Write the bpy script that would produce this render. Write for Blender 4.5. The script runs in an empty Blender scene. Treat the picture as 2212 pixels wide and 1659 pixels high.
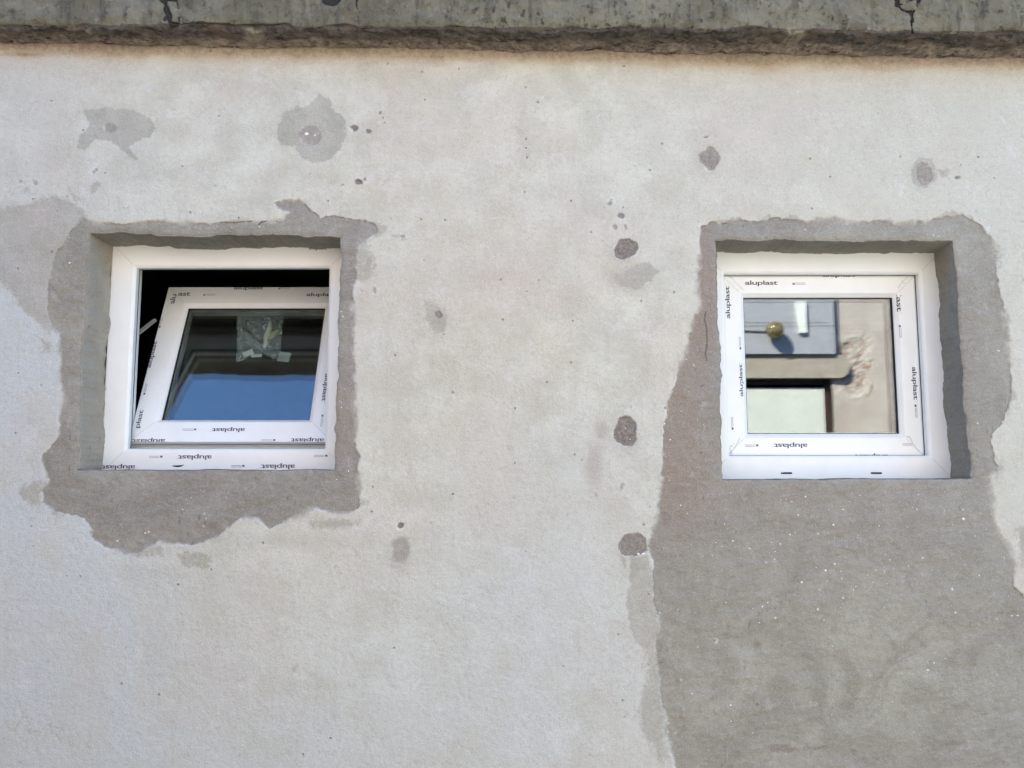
import bpy, bmesh, math, random
import numpy as np
from mathutils import Vector, Matrix
S = bpy.context.scene
C = S.collection
R = math.radians

# ------------------------------------------------------------------ camera, sky, sun, exposure
F, CX, CY, HZ = 1736.0, 1106.0, 829.5, 1.6          # focal length and centre in measuring pixels (2212 wide)
PITCH, YAW = R(6.13), R(-0.26)
cam = bpy.data.objects.new('camera', bpy.data.cameras.new('camera')); C.objects.link(cam); S.camera = cam
cam.location = (0, -2.0, HZ)
cam.rotation_euler = (R(90) + PITCH, 0, -YAW)
cam.data.sensor_width = 36; cam.data.lens = 36 * F / 2212
cam.data.clip_start = .02; cam.data.clip_end = 500
SUN_EL, SUN_AZ = R(36), R(-42)                       # behind the house, to the left
w = bpy.data.worlds.new('World'); S.world = w; w.use_nodes = True
sky = w.node_tree.nodes.new('ShaderNodeTexSky'); sky.sky_type = 'NISHITA'; sky.sun_disc = False
sky.sun_elevation = SUN_EL; sky.sun_rotation = SUN_AZ; sky.air_density = 1.0; sky.dust_density = .35; sky.ozone_density = 6.5
bgn = w.node_tree.nodes['Background']; w.node_tree.links.new(sky.outputs[0], bgn.inputs[0]); bgn.inputs[1].default_value = .128
sl = bpy.data.lights.new('sun', 'SUN'); sl.energy = 4.6; sl.angle = R(.5); sl.color = (1, .955, .83)
so = bpy.data.objects.new('sun', sl); C.objects.link(so)
sd = Vector((math.sin(SUN_AZ) * math.cos(SUN_EL), math.cos(SUN_AZ) * math.cos(SUN_EL), math.sin(SUN_EL)))
so.rotation_euler = sd.to_track_quat('Z', 'Y').to_euler(); so.location = (-4, 6, 8)
S.view_settings.view_transform = 'Standard'; S.view_settings.look = 'None'
S.view_settings.exposure = 2.44; S.view_settings.gamma = 1
S.render.engine = 'CYCLES'
S.cycles.max_bounces = 10; S.cycles.transparent_max_bounces = 16; S.cycles.glossy_bounces = 6; S.cycles.diffuse_bounces = 5
S.cycles.caustics_reflective = False; S.cycles.caustics_refractive = False
S.cycles.use_denoising = True

RM = cam.rotation_euler.to_matrix()
def ray(px, py):
    return RM @ Vector(((px - CX) / F, -(py - CY) / F, -1))
def at(px, py, Y=0.0):                              # measured point -> metres on the plane y = Y
    d = ray(px, py); t = (Y + 2.0) / d.y
    return Vector((d.x * t, Y, HZ + d.z * t))
def plane_at(px, py, M):                            # measured point -> (u, v) on the local xz plane of matrix M
    Mi = M.inverted(); o = Mi @ Vector((0, -2, HZ)); d = Mi.to_3x3() @ ray(px, py)
    t = -o.y / d.y; p = o + d * t
    return p.x, p.z

# ------------------------------------------------------------------ small helpers
rng = random.Random(7)
def tag(o, label=None, cat=None, group=None, kind=None):
    if label: o['label'] = label
    if cat: o['category'] = cat
    if group: o['group'] = group
    if kind: o['kind'] = kind
    return o
def empty(name, loc=(0, 0, 0)):
    o = bpy.data.objects.new(name, None); C.objects.link(o); o.location = loc; o.empty_display_size = .1
    return o
def mesh_obj(name, verts, faces, mat, parent=None, smooth=False, M=None, midx=None):
    me = bpy.data.meshes.new(name)
    me.from_pydata([tuple(v) for v in verts], [], faces)
    for m in (mat if isinstance(mat, list) else [mat]): me.materials.append(m)
    if midx: me.polygons.foreach_set('material_index', midx)
    if smooth: me.polygons.foreach_set('use_smooth', [True] * len(me.polygons))
    me.update()
    o = bpy.data.objects.new(name, me); C.objects.link(o)
    if M is not None: o.matrix_world = M
    if parent is not None:
        o.parent = parent; o.matrix_parent_inverse = parent_matrix(parent).inverted()
    return o
def parent_matrix(p):
    m = p.matrix_parent_inverse @ p.matrix_basis if p.parent else p.matrix_basis.copy()
    q = p.parent
    while q:
        m = (q.matrix_parent_inverse @ q.matrix_basis if q.parent else q.matrix_basis) @ m; q = q.parent
    return m
class MB:
    def __init__(s): s.v = []; s.f = []; s.m = []
    def add(s, v, f, m=0):
        b = len(s.v); s.v += [Vector(p) for p in v]; s.f += [tuple(b + i for i in q) for q in f]; s.m += [m] * len(f)
    def box(s, x0, x1, y0, y1, z0, z1, m=0):
        s.add([(x0,y0,z0),(x1,y0,z0),(x1,y1,z0),(x0,y1,z0),(x0,y0,z1),(x1,y0,z1),(x1,y1,z1),(x0,y1,z1)],
              [(0,3,2,1),(4,5,6,7),(0,1,5,4),(1,2,6,5),(2,3,7,6),(3,0,4,7)], m)
    def tube(s, pts, r, n=8, m=0, caps=True):
        pts = [Vector(p) for p in pts]; rings = []
        for i, p in enumerate(pts):
            d = (pts[min(i+1, len(pts)-1)] - pts[max(i-1, 0)]).normalized()
            a = d.orthogonal().normalized(); b = d.cross(a)
            rr = r[i] if isinstance(r, (list, tuple)) else r
            rings.append([p + (a * math.cos(t) + b * math.sin(t)) * rr for t in [2*math.pi*k/n for k in range(n)]])
        f = []
        for i in range(len(pts)-1):
            for k in range(n): f.append((i*n+k, i*n+(k+1)%n, (i+1)*n+(k+1)%n, (i+1)*n+k))
        if caps: f.append(tuple(range(n))[::-1]); f.append(tuple((len(pts)-1)*n+k for k in range(n)))
        s.add([p for q in rings for p in q], f, m)
    def profile_frame(s, x0, x1, z0, z1, prof, m=0):
        # prof: closed section (u inward from the outer edge, y depth); mitred on four corners
        n = len(prof); v = []
        for u, y in prof:
            v += [(x0+u, y, z0+u), (x1-u, y, z0+u), (x1-u, y, z1-u), (x0+u, y, z1-u)]
        f = []
        for i in range(n):
            j = (i+1) % n
            for k in range(4):
                l = (k+1) % 4
                f.append((i*4+k, j*4+k, j*4+l, i*4+l))
        s.add(v, f, m)
    def build(s, name, mat, parent=None, smooth=False, M=None):
        return mesh_obj(name, s.v, s.f, mat, parent, smooth, M, s.m)

# ------------------------------------------------------------------ node helpers
class NT:
    def __init__(s, name):
        s.mat = bpy.data.materials.new(name); s.mat.use_nodes = True; s.t = s.mat.node_tree
        s.bsdf = s.t.nodes['Principled BSDF']; s.out = s.t.nodes['Material Output']
        s.tc = s.n('ShaderNodeTexCoord').outputs['Object']
    def n(s, k, **kw):
        o = s.t.nodes.new(k)
        for a, b in kw.items(): setattr(o, a, b)
        return o
    def put(s, sock, v):
        if hasattr(v, 'is_linked') or isinstance(v, bpy.types.NodeSocket): s.t.links.new(v, sock)
        elif isinstance(v, (tuple, list)) and len(v) == 3 and sock.type == 'RGBA': sock.default_value = (*v, 1)
        else: sock.default_value = v
    def noise(s, scale, detail=3, rough=.55, vec=None, dist=0):
        o = s.n('ShaderNodeTexNoise'); o.inputs['Scale'].default_value = scale; o.inputs['Detail'].default_value = detail
        o.inputs['Roughness'].default_value = rough; o.inputs['Distortion'].default_value = dist
        s.put(o.inputs['Vector'], vec or s.tc); return o.outputs['Fac']
    def mapping(s, scale=(1,1,1), rot=(0,0,0), vec=None):
        o = s.n('ShaderNodeMapping'); o.inputs['Scale'].default_value = scale; o.inputs['Rotation'].default_value = rot
        s.put(o.inputs['Vector'], vec or s.tc); return o.outputs[0]
    def math(s, op, a, b=0.0, c=None, clamp=False):
        o = s.n('ShaderNodeMath', operation=op, use_clamp=clamp); s.put(o.inputs[0], a); s.put(o.inputs[1], b)
        if c is not None: s.put(o.inputs[2], c)
        return o.outputs[0]
    def ramp(s, v, a, b, c=0.0, d=1.0, smooth=True):
        o = s.n('ShaderNodeMapRange'); o.interpolation_type = 'SMOOTHSTEP' if smooth else 'LINEAR'
        for i, q in enumerate((v, a, b, c, d)): s.put(o.inputs[i], q)
        return o.outputs[0]
    def mix(s, f, a, b, mode='MIX'):
        o = s.n('ShaderNodeMix', data_type='RGBA', blend_type=mode); s.put(o.inputs[0], f); s.put(o.inputs[6], a); s.put(o.inputs[7], b)
        return o.outputs[2]
    def attr(s, name): return s.n('ShaderNodeAttribute', attribute_name=name).outputs['Fac']
    def voro(s, scale, feature='F1', vec=None, rand=1.0):
        o = s.n('ShaderNodeTexVoronoi', feature=feature); o.inputs['Scale'].default_value = scale
        o.inputs['Randomness'].default_value = rand; s.put(o.inputs['Vector'], vec or s.tc); return o
    def bump(s, h, dist, strength=1.0):
        o = s.n('ShaderNodeBump'); o.inputs['Distance'].default_value = dist; o.inputs['Strength'].default_value = strength
        s.put(o.inputs['Height'], h); s.t.links.new(o.outputs[0], s.bsdf.inputs['Normal'])
    def fin(s, col, rough=.9, spec=.2, metal=0.0):
        s.put(s.bsdf.inputs['Base Color'], col); s.put(s.bsdf.inputs['Roughness'], rough)
        s.bsdf.inputs['Specular IOR Level'].default_value = spec; s.bsdf.inputs['Metallic'].default_value = metal
        return s.mat

# ------------------------------------------------------------------ materials
def plaster_material():
    t = NT('rendered_wall')
    fine = t.noise(420, 2, .6); mid = t.noise(75, 4, .6); big = t.noise(9, 4, .6); huge = t.noise(2.3, 3, .6)
    diag = t.noise(1, 4, .65, t.mapping((34, 34, 85), (0, R(32), 0)))
    streak = t.noise(1, 3, .6, t.mapping((34, 34, 5), (0, R(4), 0)))
    wob = t.math('ADD', t.math('MULTIPLY', t.math('SUBTRACT', mid, .5), .011), t.math('MULTIPLY', t.math('SUBTRACT', fine, .5), .004))
    cem_d = t.math('ADD', t.attr('cement'), wob)
    fe = t.ramp(t.noise(5.5, 3, .6), .44, .66, .0010, .016)
    cem = t.math('MULTIPLY', t.ramp(cem_d, t.math('MULTIPLY', fe, -1.0), fe), t.ramp(t.math('ADD', cem_d, t.math('MULTIPLY', t.math('SUBTRACT', mid, .5), .05)), -.012, .004, .8, 1.0))
    # light coat
    light = t.mix(t.ramp(big, .32, .68), (.478, .455, .355), (.600, .582, .470))
    light = t.mix(t.ramp(huge, .40, .66, 0, .55), light, (.520, .468, .370))
    light = t.mix(t.math('MULTIPLY', t.attr('bluish'), t.ramp(big, .25, .6, .6, 1.0)), light, (.495, .530, .515))
    light = t.mix(t.math('MULTIPLY', t.attr('olive'), .8), light, (.50, .49, .405))
    light = t.mix(t.math('MULTIPLY', t.ramp(streak, .54, .75), .28), light, (.44, .40, .355))
    light = t.mix(t.math('MULTIPLY', t.ramp(mid, .5, .75), .42), light, (.40, .375, .335))
    light = t.mix(t.ramp(t.noise(24, 5, .7), .55, .74, 0, .45), light, (.41, .385, .34))
    light = t.mix(t.ramp(t.noise(13, 5, .7, None, .6), .56, .72, 0, .40), light, (.66, .65, .63))
    light = t.mix(t.math('MULTIPLY', t.ramp(mid, .45, .25), .30), light, (.64, .62, .60))
    st = t.math('ADD', t.attr('stain'), t.math('MULTIPLY', t.math('SUBTRACT', mid, .5), .8))
    st = t.math('ADD', st, t.math('MULTIPLY', t.math('SUBTRACT', t.noise(190, 3, .7), .5), .55))
    st = t.math('MULTIPLY', t.ramp(st, .34, .72), t.ramp(fine, .2, .5, .7, 1.0))
    light = t.mix(t.math('MULTIPLY', st, t.ramp(t.noise(16, 4, .7), .3, .7, .95, .62)), light, t.mix(t.ramp(big, .35, .65), (.330, .318, .250), (.365, .345, .290)))
    sm = t.math('ADD', t.attr('smudge'), t.math('MULTIPLY', t.math('SUBTRACT', big, .5), .5))
    light = t.mix(t.math('MULTIPLY', t.ramp(sm, .16, .85), .72), light, (.37, .33, .275))
    light = t.mix(t.math('MULTIPLY', t.attr('rosy'), .6), light, (.50, .37, .31))
    dn = t.n('ShaderNodeTexNoise'); dn.inputs['Scale'].default_value = 11; dn.inputs['Detail'].default_value = 5; t.put(dn.inputs['Vector'], t.tc)
    dv = t.n('ShaderNodeVectorMath', operation='SCALE'); t.put(dv.inputs[0], dn.outputs['Color']); dv.inputs['Scale'].default_value = .22
    da = t.n('ShaderNodeVectorMath', operation='ADD'); t.put(da.inputs[0], t.tc); t.put(da.inputs[1], dv.outputs[0])
    hv = t.voro(4.5, 'DISTANCE_TO_EDGE', da.outputs[0])
    hl = t.math('MULTIPLY', t.ramp(t.math('ADD', hv.outputs['Distance'], t.math('MULTIPLY', t.math('SUBTRACT', mid, .5), .05)), .011, .004), t.ramp(t.noise(3.1, 2), .60, .68))
    light = t.mix(t.math('MULTIPLY', hl, .38), light, (.30, .28, .25))
    tr_ = t.noise(1, 4, .65, t.mapping((7, 7, 60), (0, R(-20), 0))); light = t.mix(t.ramp(tr_, .56, .76, 0, .30), light, (.63, .62, .59)); light = t.mix(t.ramp(tr_, .44, .26, 0, .22), light, (.42, .40, .36))
    # small pits scattered in the light coat
    vo = t.voro(34); pit = t.math('MULTIPLY', t.ramp(vo.outputs['Distance'], .12, .05), t.ramp(vo.outputs['Color'], .83, .86))
    light = t.mix(t.math('MULTIPLY', pit, .55), light, (.30, .27, .25))
    # cement coat
    c1 = t.mix(t.ramp(big, .3, .7), (.232, .215, .176), (.330, .312, .258))
    c1 = t.mix(t.ramp(t.noise(3.4, 4, .65), .38, .66, .55, 0), c1, (.222, .198, .162))
    c1 = t.mix(t.ramp(diag, .42, .70, 0, .28), c1, (.370, .360, .330))
    c1 = t.mix(t.math('MULTIPLY', t.attr('warm'), t.ramp(mid, .3, .7, .6, 1)), c1, (.265, .205, .155))
    c1 = t.mix(t.math('MULTIPLY', t.attr('grey'), .85), c1, t.mix(t.ramp(t.noise(6.5, 5, .7, None, 1.2), .36, .64), (.258, .246, .185), (.362, .350, .275)))
    c1 = t.mix(t.math('MULTIPLY', t.ramp(mid, .55, .75), .45), c1, (.20, .175, .155))
    c1 = t.mix(t.math('MULTIPLY', t.ramp(fine, .55, .80), .30), c1, (.44, .42, .39))
    vs = t.voro(60); spk = t.math('MULTIPLY', t.ramp(vs.outputs['Distance'], .20, .13), t.ramp(vs.outputs['Color'], .90, .905))
    spk = t.math('MULTIPLY', spk, t.attr('speck'))
    c1 = t.mix(spk, c1, (.80, .78, .75))
    scr = t.noise(1, 3, .6, t.mapping((9, 9, 240), (0, R(31), 0), t.tc)); scr2 = t.noise(1, 3, .6, t.mapping((14, 14, 260), (0, R(14), 0), t.tc))
    sc = t.math('MULTIPLY', t.ramp(t.math('MAXIMUM', scr, scr2), .68, .76), t.ramp(t.noise(7, 2), .42, .6))
    c1 = t.mix(t.math('MULTIPLY', sc, .6), c1, (.17, .15, .13))
    c1 = t.mix(t.ramp(t.noise(17, 5, .72, None, .8), .54, .72, 0, .5), c1, (.215, .190, .165))
    c1 = t.mix(t.ramp(t.noise(31, 5, .72, None, .8), .56, .72, 0, .45), c1, (.42, .40, .37))
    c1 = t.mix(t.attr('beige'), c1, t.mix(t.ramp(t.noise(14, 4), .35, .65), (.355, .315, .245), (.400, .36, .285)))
    c1 = t.mix(t.math('MULTIPLY', t.ramp(t.math('ADD', t.attr('smudge'), t.math('MULTIPLY', t.math('SUBTRACT', t.noise(30, 5, .7, t.mapping((1, 1, 2.2))), .5), .9)), .3, .9), .7), c1, (.205, .175, .140))
    vd = t.voro(1, 'F1', t.mapping((95, 95, 38), (0, R(-38), 0))); dk = t.math('MULTIPLY', t.ramp(vd.outputs['Distance'], .34, .16), t.ramp(vd.outputs['Color'], .72, .78))
    c1 = t.mix(t.math('MULTIPLY', t.math('MULTIPLY', dk, t.ramp(t.noise(4.5, 2), .4, .6, .2, 1)), .55), c1, (.15, .13, .11))
    # pale broken rim of the light coat along the cement
    rim = t.math('MULTIPLY', t.ramp(cem_d, -.0062, -.001), t.ramp(t.noise(28, 2), .48, .62))
    rim = t.math('MULTIPLY', rim, t.ramp(t.attr('stain'), .5, .2))
    light = t.mix(t.math('MULTIPLY', rim, .5), light, (.69, .675, .65))
    rim2 = t.math('MULTIPLY', t.ramp(cem_d, .007, .001), t.ramp(t.noise(24, 2), .45, .6))
    c1 = t.mix(t.math('MULTIPLY', rim2, .45), c1, (.20, .175, .155))
    prox = t.math('MULTIPLY', t.ramp(t.attr('cement'), -.10, -.004), t.ramp(t.noise(7.5, 3), .46, .62))
    spt = t.math('MULTIPLY', t.ramp(t.noise(95, 3, .7), .60, .68), prox); light = t.mix(t.math('MULTIPLY', spt, .75), light, (.31, .285, .25))
    col = t.mix(cem, light, c1)
    # round filled holes
    pl_d = t.math('ADD', t.attr('plug'), t.math('ADD', t.math('MULTIPLY', t.math('SUBTRACT', mid, .5), .009), t.math('MULTIPLY', t.math('SUBTRACT', fine, .5), .002)))
    pl = t.math('MULTIPLY', t.ramp(pl_d, -.0022, .0026), t.attr('plugk'))
    pc = t.mix(t.ramp(t.noise(110, 4, .7), .35, .65), (.155, .130, .105), (.255, .225, .190))
    rimp = t.math('MULTIPLY', t.math('MULTIPLY', t.ramp(pl_d, -.006, -.0015), t.ramp(t.noise(50, 2), .54, .62)), t.attr('plugk'))
    col = t.mix(t.math('MULTIPLY', rimp, .6), col, (.68, .66, .63))
    col = t.mix(pl, col, pc)
    # rust and darker brown marks under the cornice
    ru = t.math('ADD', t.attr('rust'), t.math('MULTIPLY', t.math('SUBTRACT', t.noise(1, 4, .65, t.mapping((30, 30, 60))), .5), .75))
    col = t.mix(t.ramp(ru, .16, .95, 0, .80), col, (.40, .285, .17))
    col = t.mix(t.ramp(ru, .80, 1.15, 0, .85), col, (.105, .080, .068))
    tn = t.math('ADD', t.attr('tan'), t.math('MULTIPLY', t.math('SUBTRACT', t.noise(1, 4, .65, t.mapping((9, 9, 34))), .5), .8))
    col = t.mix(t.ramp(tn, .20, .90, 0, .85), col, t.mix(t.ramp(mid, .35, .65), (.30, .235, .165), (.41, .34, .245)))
    # hairline scratches and cracks
    cr = t.math('ADD', t.attr('crack'), t.math('MULTIPLY', t.math('SUBTRACT', fine, .5), .5))
    col = t.mix(t.ramp(cr, .5, .8, 0, .85), col, (.10, .085, .075))
    gr = t.noise(330, 2, .7)
    col = t.mix(t.ramp(gr, .30, .52, .16, 0), col, (.12, .11, .10)); col = t.mix(t.ramp(gr, .50, .70, 0, .14), col, (.80, .79, .77))
    h = t.math('ADD', t.math('MULTIPLY', fine, .35), t.math('MULTIPLY', mid, .9))
    h = t.math('ADD', h, t.math('MULTIPLY', t.math('MULTIPLY', diag, cem), .7))
    h = t.math('SUBTRACT', h, t.math('MULTIPLY', cem, .9)); h = t.math('SUBTRACT', h, t.math('MULTIPLY', pl, .35))
    h = t.math('SUBTRACT', h, t.math('MULTIPLY', pit, 1.2))
    t.bump(h, .0034, 1.0)
    return t.fin(col, .93, .15)

def concrete_cornice_material():
    t = NT('old_concrete')
    fine = t.noise(300, 3, .65); mid = t.noise(45, 5, .65); big = t.noise(6, 4, .6); drip = t.noise(1, 4, .65, t.mapping((42, 42, 7)))
    col = t.mix(t.ramp(big, .3, .7), (.145, .132, .088), (.232, .212, .148))
    col = t.mix(t.ramp(drip, .52, .70, 0, .5), col, (.060, .055, .045))
    col = t.mix(t.ramp(drip, .45, .28, 0, .35), col, (.295, .27, .20))
    col = t.mix(t.ramp(mid, .52, .70, 0, .7), col, (.060, .052, .042)); col = t.mix(t.ramp(t.noise(14, 5, .75, None, 1), .52, .68, 0, .6), col, (.085, .075, .058)); col = t.mix(t.ramp(mid, .42, .28, 0, .5), col, (.32, .295, .225))
    vo = t.voro(1, 'F1', t.mapping((62, 62, 34), (0, R(12), 0), t.n('ShaderNodeVectorMath', operation='ADD').outputs[0]))
    va = vo.inputs['Vector'].links[0].from_node.inputs['Vector'].links[0].from_node; t.put(va.inputs[0], t.tc)
    nn = t.n('ShaderNodeTexNoise'); nn.inputs['Scale'].default_value = 40; t.put(nn.inputs['Vector'], t.tc)
    sc_ = t.n('ShaderNodeVectorMath', operation='SCALE'); t.put(sc_.inputs[0], nn.outputs['Color']); sc_.inputs['Scale'].default_value = .03; t.put(va.inputs[1], sc_.outputs[0])
    pit = t.math('MULTIPLY', t.ramp(vo.outputs['Distance'], .42, .12), t.ramp(vo.outputs['Color'], .55, .62))
    pit = t.math('MULTIPLY', pit, t.attr('pits'))
    col = t.mix(t.math('MULTIPLY', pit, .85), col, (.030, .026, .028))
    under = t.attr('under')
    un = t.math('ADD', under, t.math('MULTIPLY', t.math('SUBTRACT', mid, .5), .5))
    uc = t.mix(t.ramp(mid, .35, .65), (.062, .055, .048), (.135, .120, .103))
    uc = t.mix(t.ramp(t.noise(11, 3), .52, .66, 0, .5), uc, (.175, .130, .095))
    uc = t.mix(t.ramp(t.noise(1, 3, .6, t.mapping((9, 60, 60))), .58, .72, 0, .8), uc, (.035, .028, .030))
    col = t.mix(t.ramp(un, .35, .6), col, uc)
    col = t.mix(t.attr('moss'), col, (.42, .40, .27))
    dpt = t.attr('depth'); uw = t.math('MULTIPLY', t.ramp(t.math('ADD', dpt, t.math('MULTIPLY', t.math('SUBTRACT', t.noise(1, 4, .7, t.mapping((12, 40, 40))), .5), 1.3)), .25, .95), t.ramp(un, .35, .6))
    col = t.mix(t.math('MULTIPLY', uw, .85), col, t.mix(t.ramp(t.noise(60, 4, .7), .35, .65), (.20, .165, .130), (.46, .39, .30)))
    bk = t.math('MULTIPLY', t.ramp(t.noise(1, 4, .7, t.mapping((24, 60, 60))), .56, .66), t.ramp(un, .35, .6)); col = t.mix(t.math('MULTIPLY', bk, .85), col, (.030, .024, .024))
    cr = t.math('ADD', t.attr('crack'), t.math('MULTIPLY', t.math('SUBTRACT', mid, .5), .6))
    col = t.mix(t.ramp(cr, .4, .7, 0, .9), col, (.030, .026, .025))
    h = t.math('ADD', t.math('MULTIPLY', fine, .5), t.math('MULTIPLY', mid, 1.6)); h = t.math('SUBTRACT', h, t.math('MULTIPLY', pit, 1.2))
    h = t.math('SUBTRACT', h, t.math('MULTIPLY', t.ramp(cr, .4, .7), 2))
    t.bump(h, .006, 1)
    return t.fin(col, .95, .12)

def simple(name, c1, c2=None, rough=.6, spec=.4, metal=0.0, scale=30, bump=0.0, bscale=200):
    t = NT(name); col = t.mix(t.ramp(t.noise(scale, 4), .3, .7), c1, c2 or c1)
    if bump: t.bump(t.noise(bscale, 3), bump, .6)
    return t.fin(col, rough, spec, metal)

def upvc_material():
    t = NT('white_plastic'); n = t.noise(18, 3); f = t.noise(260, 2)
    col = t.mix(t.ramp(n, .35, .75, 0, .5), (.79, .81, .785), (.735, .745, .72))
    d = t.math('MULTIPLY', t.ramp(t.noise(70, 4, .7), .62, .78), .35)
    col = t.mix(d, col, (.50, .47, .43))
    t.bump(t.math('ADD', t.math('MULTIPLY', n, 1.0), t.math('MULTIPLY', f, .12)), .0012, .35)
    return t.fin(col, .34, .42)

def glass_material(name='window_glass', tint=(.93, .96, .95)):
    t = NT(name); nt = t.t; nt.nodes.remove(t.bsdf)
    tr = t.n('ShaderNodeBsdfTransparent'); tr.inputs[0].default_value = (*tint, 1)
    gl = t.n('ShaderNodeBsdfGlossy'); gl.inputs['Roughness'].default_value = 0.0; gl.inputs['Color'].default_value = (1, 1, 1, 1)
    ge = t.n('ShaderNodeNewGeometry'); dt = t.n('ShaderNodeVectorMath', operation='DOT_PRODUCT')
    t.put(dt.inputs[0], ge.outputs['Normal']); t.put(dt.inputs[1], ge.outputs['Incoming'])
    k5 = t.math('POWER', t.math('SUBTRACT', 1.0, t.math('ABSOLUTE', dt.outputs['Value'])), 5.0)
    F0 = .078; fres = t.math('ADD', t.math('MULTIPLY', k5, 1-F0), F0)    # coated insulating glass, each face
    bp = t.n('ShaderNodeBump'); bp.inputs['Distance'].default_value = .0004; bp.inputs['Strength'].default_value = .06
    t.put(bp.inputs['Height'], t.noise(3.2, 1, .4)); pass
    mx = t.n('ShaderNodeMixShader'); nt.links.new(fres, mx.inputs[0]); nt.links.new(tr.outputs[0], mx.inputs[1]); nt.links.new(gl.outputs[0], mx.inputs[2])
    nt.links.new(mx.outputs[0], t.out.inputs['Surface'])
    return t.mat

def film_material():                                 # clear crumpled plastic bag
    t = NT('clear_film'); nt = t.t; nt.nodes.remove(t.bsdf)
    tr = t.n('ShaderNodeBsdfTransparent'); tr.inputs[0].default_value = (.92, .93, .95, 1)
    gl = t.n('ShaderNodeBsdfGlossy'); gl.inputs['Roughness'].default_value = .18
    df = t.n('ShaderNodeBsdfDiffuse'); df.inputs['Color'].default_value = (.75, .80, .88, 1)
    lw = t.n('ShaderNodeLayerWeight'); lw.inputs['Blend'].default_value = .35
    cr = t.ramp(t.noise(38, 4, .7, None, 1.5), .46, .72)
    m1 = t.n('ShaderNodeMixShader'); t.put(m1.inputs[0], t.math('ADD', t.math('MULTIPLY', cr, .75), .10)); nt.links.new(tr.outputs[0], m1.inputs[1]); nt.links.new(df.outputs[0], m1.inputs[2])
    m2 = t.n('ShaderNodeMixShader'); t.put(m2.inputs[0], t.math('ADD', t.math('MULTIPLY', lw.outputs['Facing'], .7), .12, clamp=True))
    nt.links.new(m1.outputs[0], m2.inputs[1]); nt.links.new(gl.outputs[0], m2.inputs[2]); nt.links.new(m2.outputs[0], t.out.inputs['Surface'])
    return t.mat

M_wall = plaster_material()
M_conc = concrete_cornice_material()
M_fleck = simple('lime_fleck', (.84, .82, .79), (.74, .72, .68), .9, .1)
M_upvc = upvc_material()
M_ink = simple('grey_print', (.070, .072, .10), (.11, .11, .14), .7, .1, scale=300)
M_ink2 = simple('pale_print', (.34, .35, .38), None, .7, .1)
M_seam = simple('weld_seam', (.50, .50, .48), (.62, .62, .60), .6, .3, scale=120)
M_gasket = simple('black_rubber', (.018, .018, .02), (.035, .035, .04), .7, .3)
M_ggrey = simple('grey_rubber', (.10, .10, .11), (.15, .15, .16), .6, .3)
M_alu = simple('spacer_metal', (.42, .43, .40), (.30, .31, .29), .45, .5, .6)
M_glass = glass_material()
M_steel = simple('galvanised_steel', (.60, .60, .55), (.48, .48, .45), .45, .5, .3)
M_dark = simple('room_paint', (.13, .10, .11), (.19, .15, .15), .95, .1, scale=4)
M_film = film_material()
M_label = simple('white_card', (.80, .80, .77), (.70, .70, .67), .7, .2)
M_yellow = simple('yellowed_plastic', (.62, .56, .30), (.50, .48, .34), .5, .3)

# ------------------------------------------------------------------ field tools for the wall
rs = np.random.RandomState(11)
def vnoise(x, z, scale, seed):
    r = np.random.RandomState(seed); L = r.rand(256, 256)
    u = x * scale + 97.3; v = z * scale + 41.7
    i = np.floor(u).astype(int); j = np.floor(v).astype(int); fu = u - i; fv = v - j
    fu = fu*fu*(3-2*fu); fv = fv*fv*(3-2*fv)
    g = lambda a, b: L[a % 256, b % 256]
    return (g(i,j)*(1-fu)+g(i+1,j)*fu)*(1-fv) + (g(i,j+1)*(1-fu)+g(i+1,j+1)*fu)*fv - .5
def fbm(x, z, scale, seed, octv=4, gain=.55):
    s = 0; a = 1; 
    for k in range(octv): s = s + a * vnoise(x, z, scale * 2**k, seed + k); a *= gain
    return s
def sdf_poly(px, pz, poly):                          # signed distance, positive inside
    d = np.full(px.shape, 1e9); ins = np.zeros(px.shape, bool); n = len(poly)
    for k in range(n):
        ax, az = poly[k]; bx, bz = poly[(k+1) % n]
        ex, ez = bx-ax, bz-az; wx, wz = px-ax, pz-az
        t = np.clip((wx*ex + wz*ez) / (ex*ex+ez*ez+1e-12), 0, 1)
        d = np.minimum(d, (wx-ex*t)**2 + (wz-ez*t)**2)
        c = ((az > pz) != (bz > pz)) & (px < (bx-ax)*(pz-az)/((bz-az) if abs(bz-az) > 1e-12 else 1e-12) + ax)
        ins ^= c
    d = np.sqrt(d); return np.where(ins, d, -d)
def W(pts): return [(p.x, p.z) for p in (at(a, b) for a, b in pts)]
def sstep(v, a, b): t = np.clip((v-a)/(b-a), 0, 1); return t*t*(3-2*t)
PXM = 2.0 / F                                        # metres per measuring pixel on the wall

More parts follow.
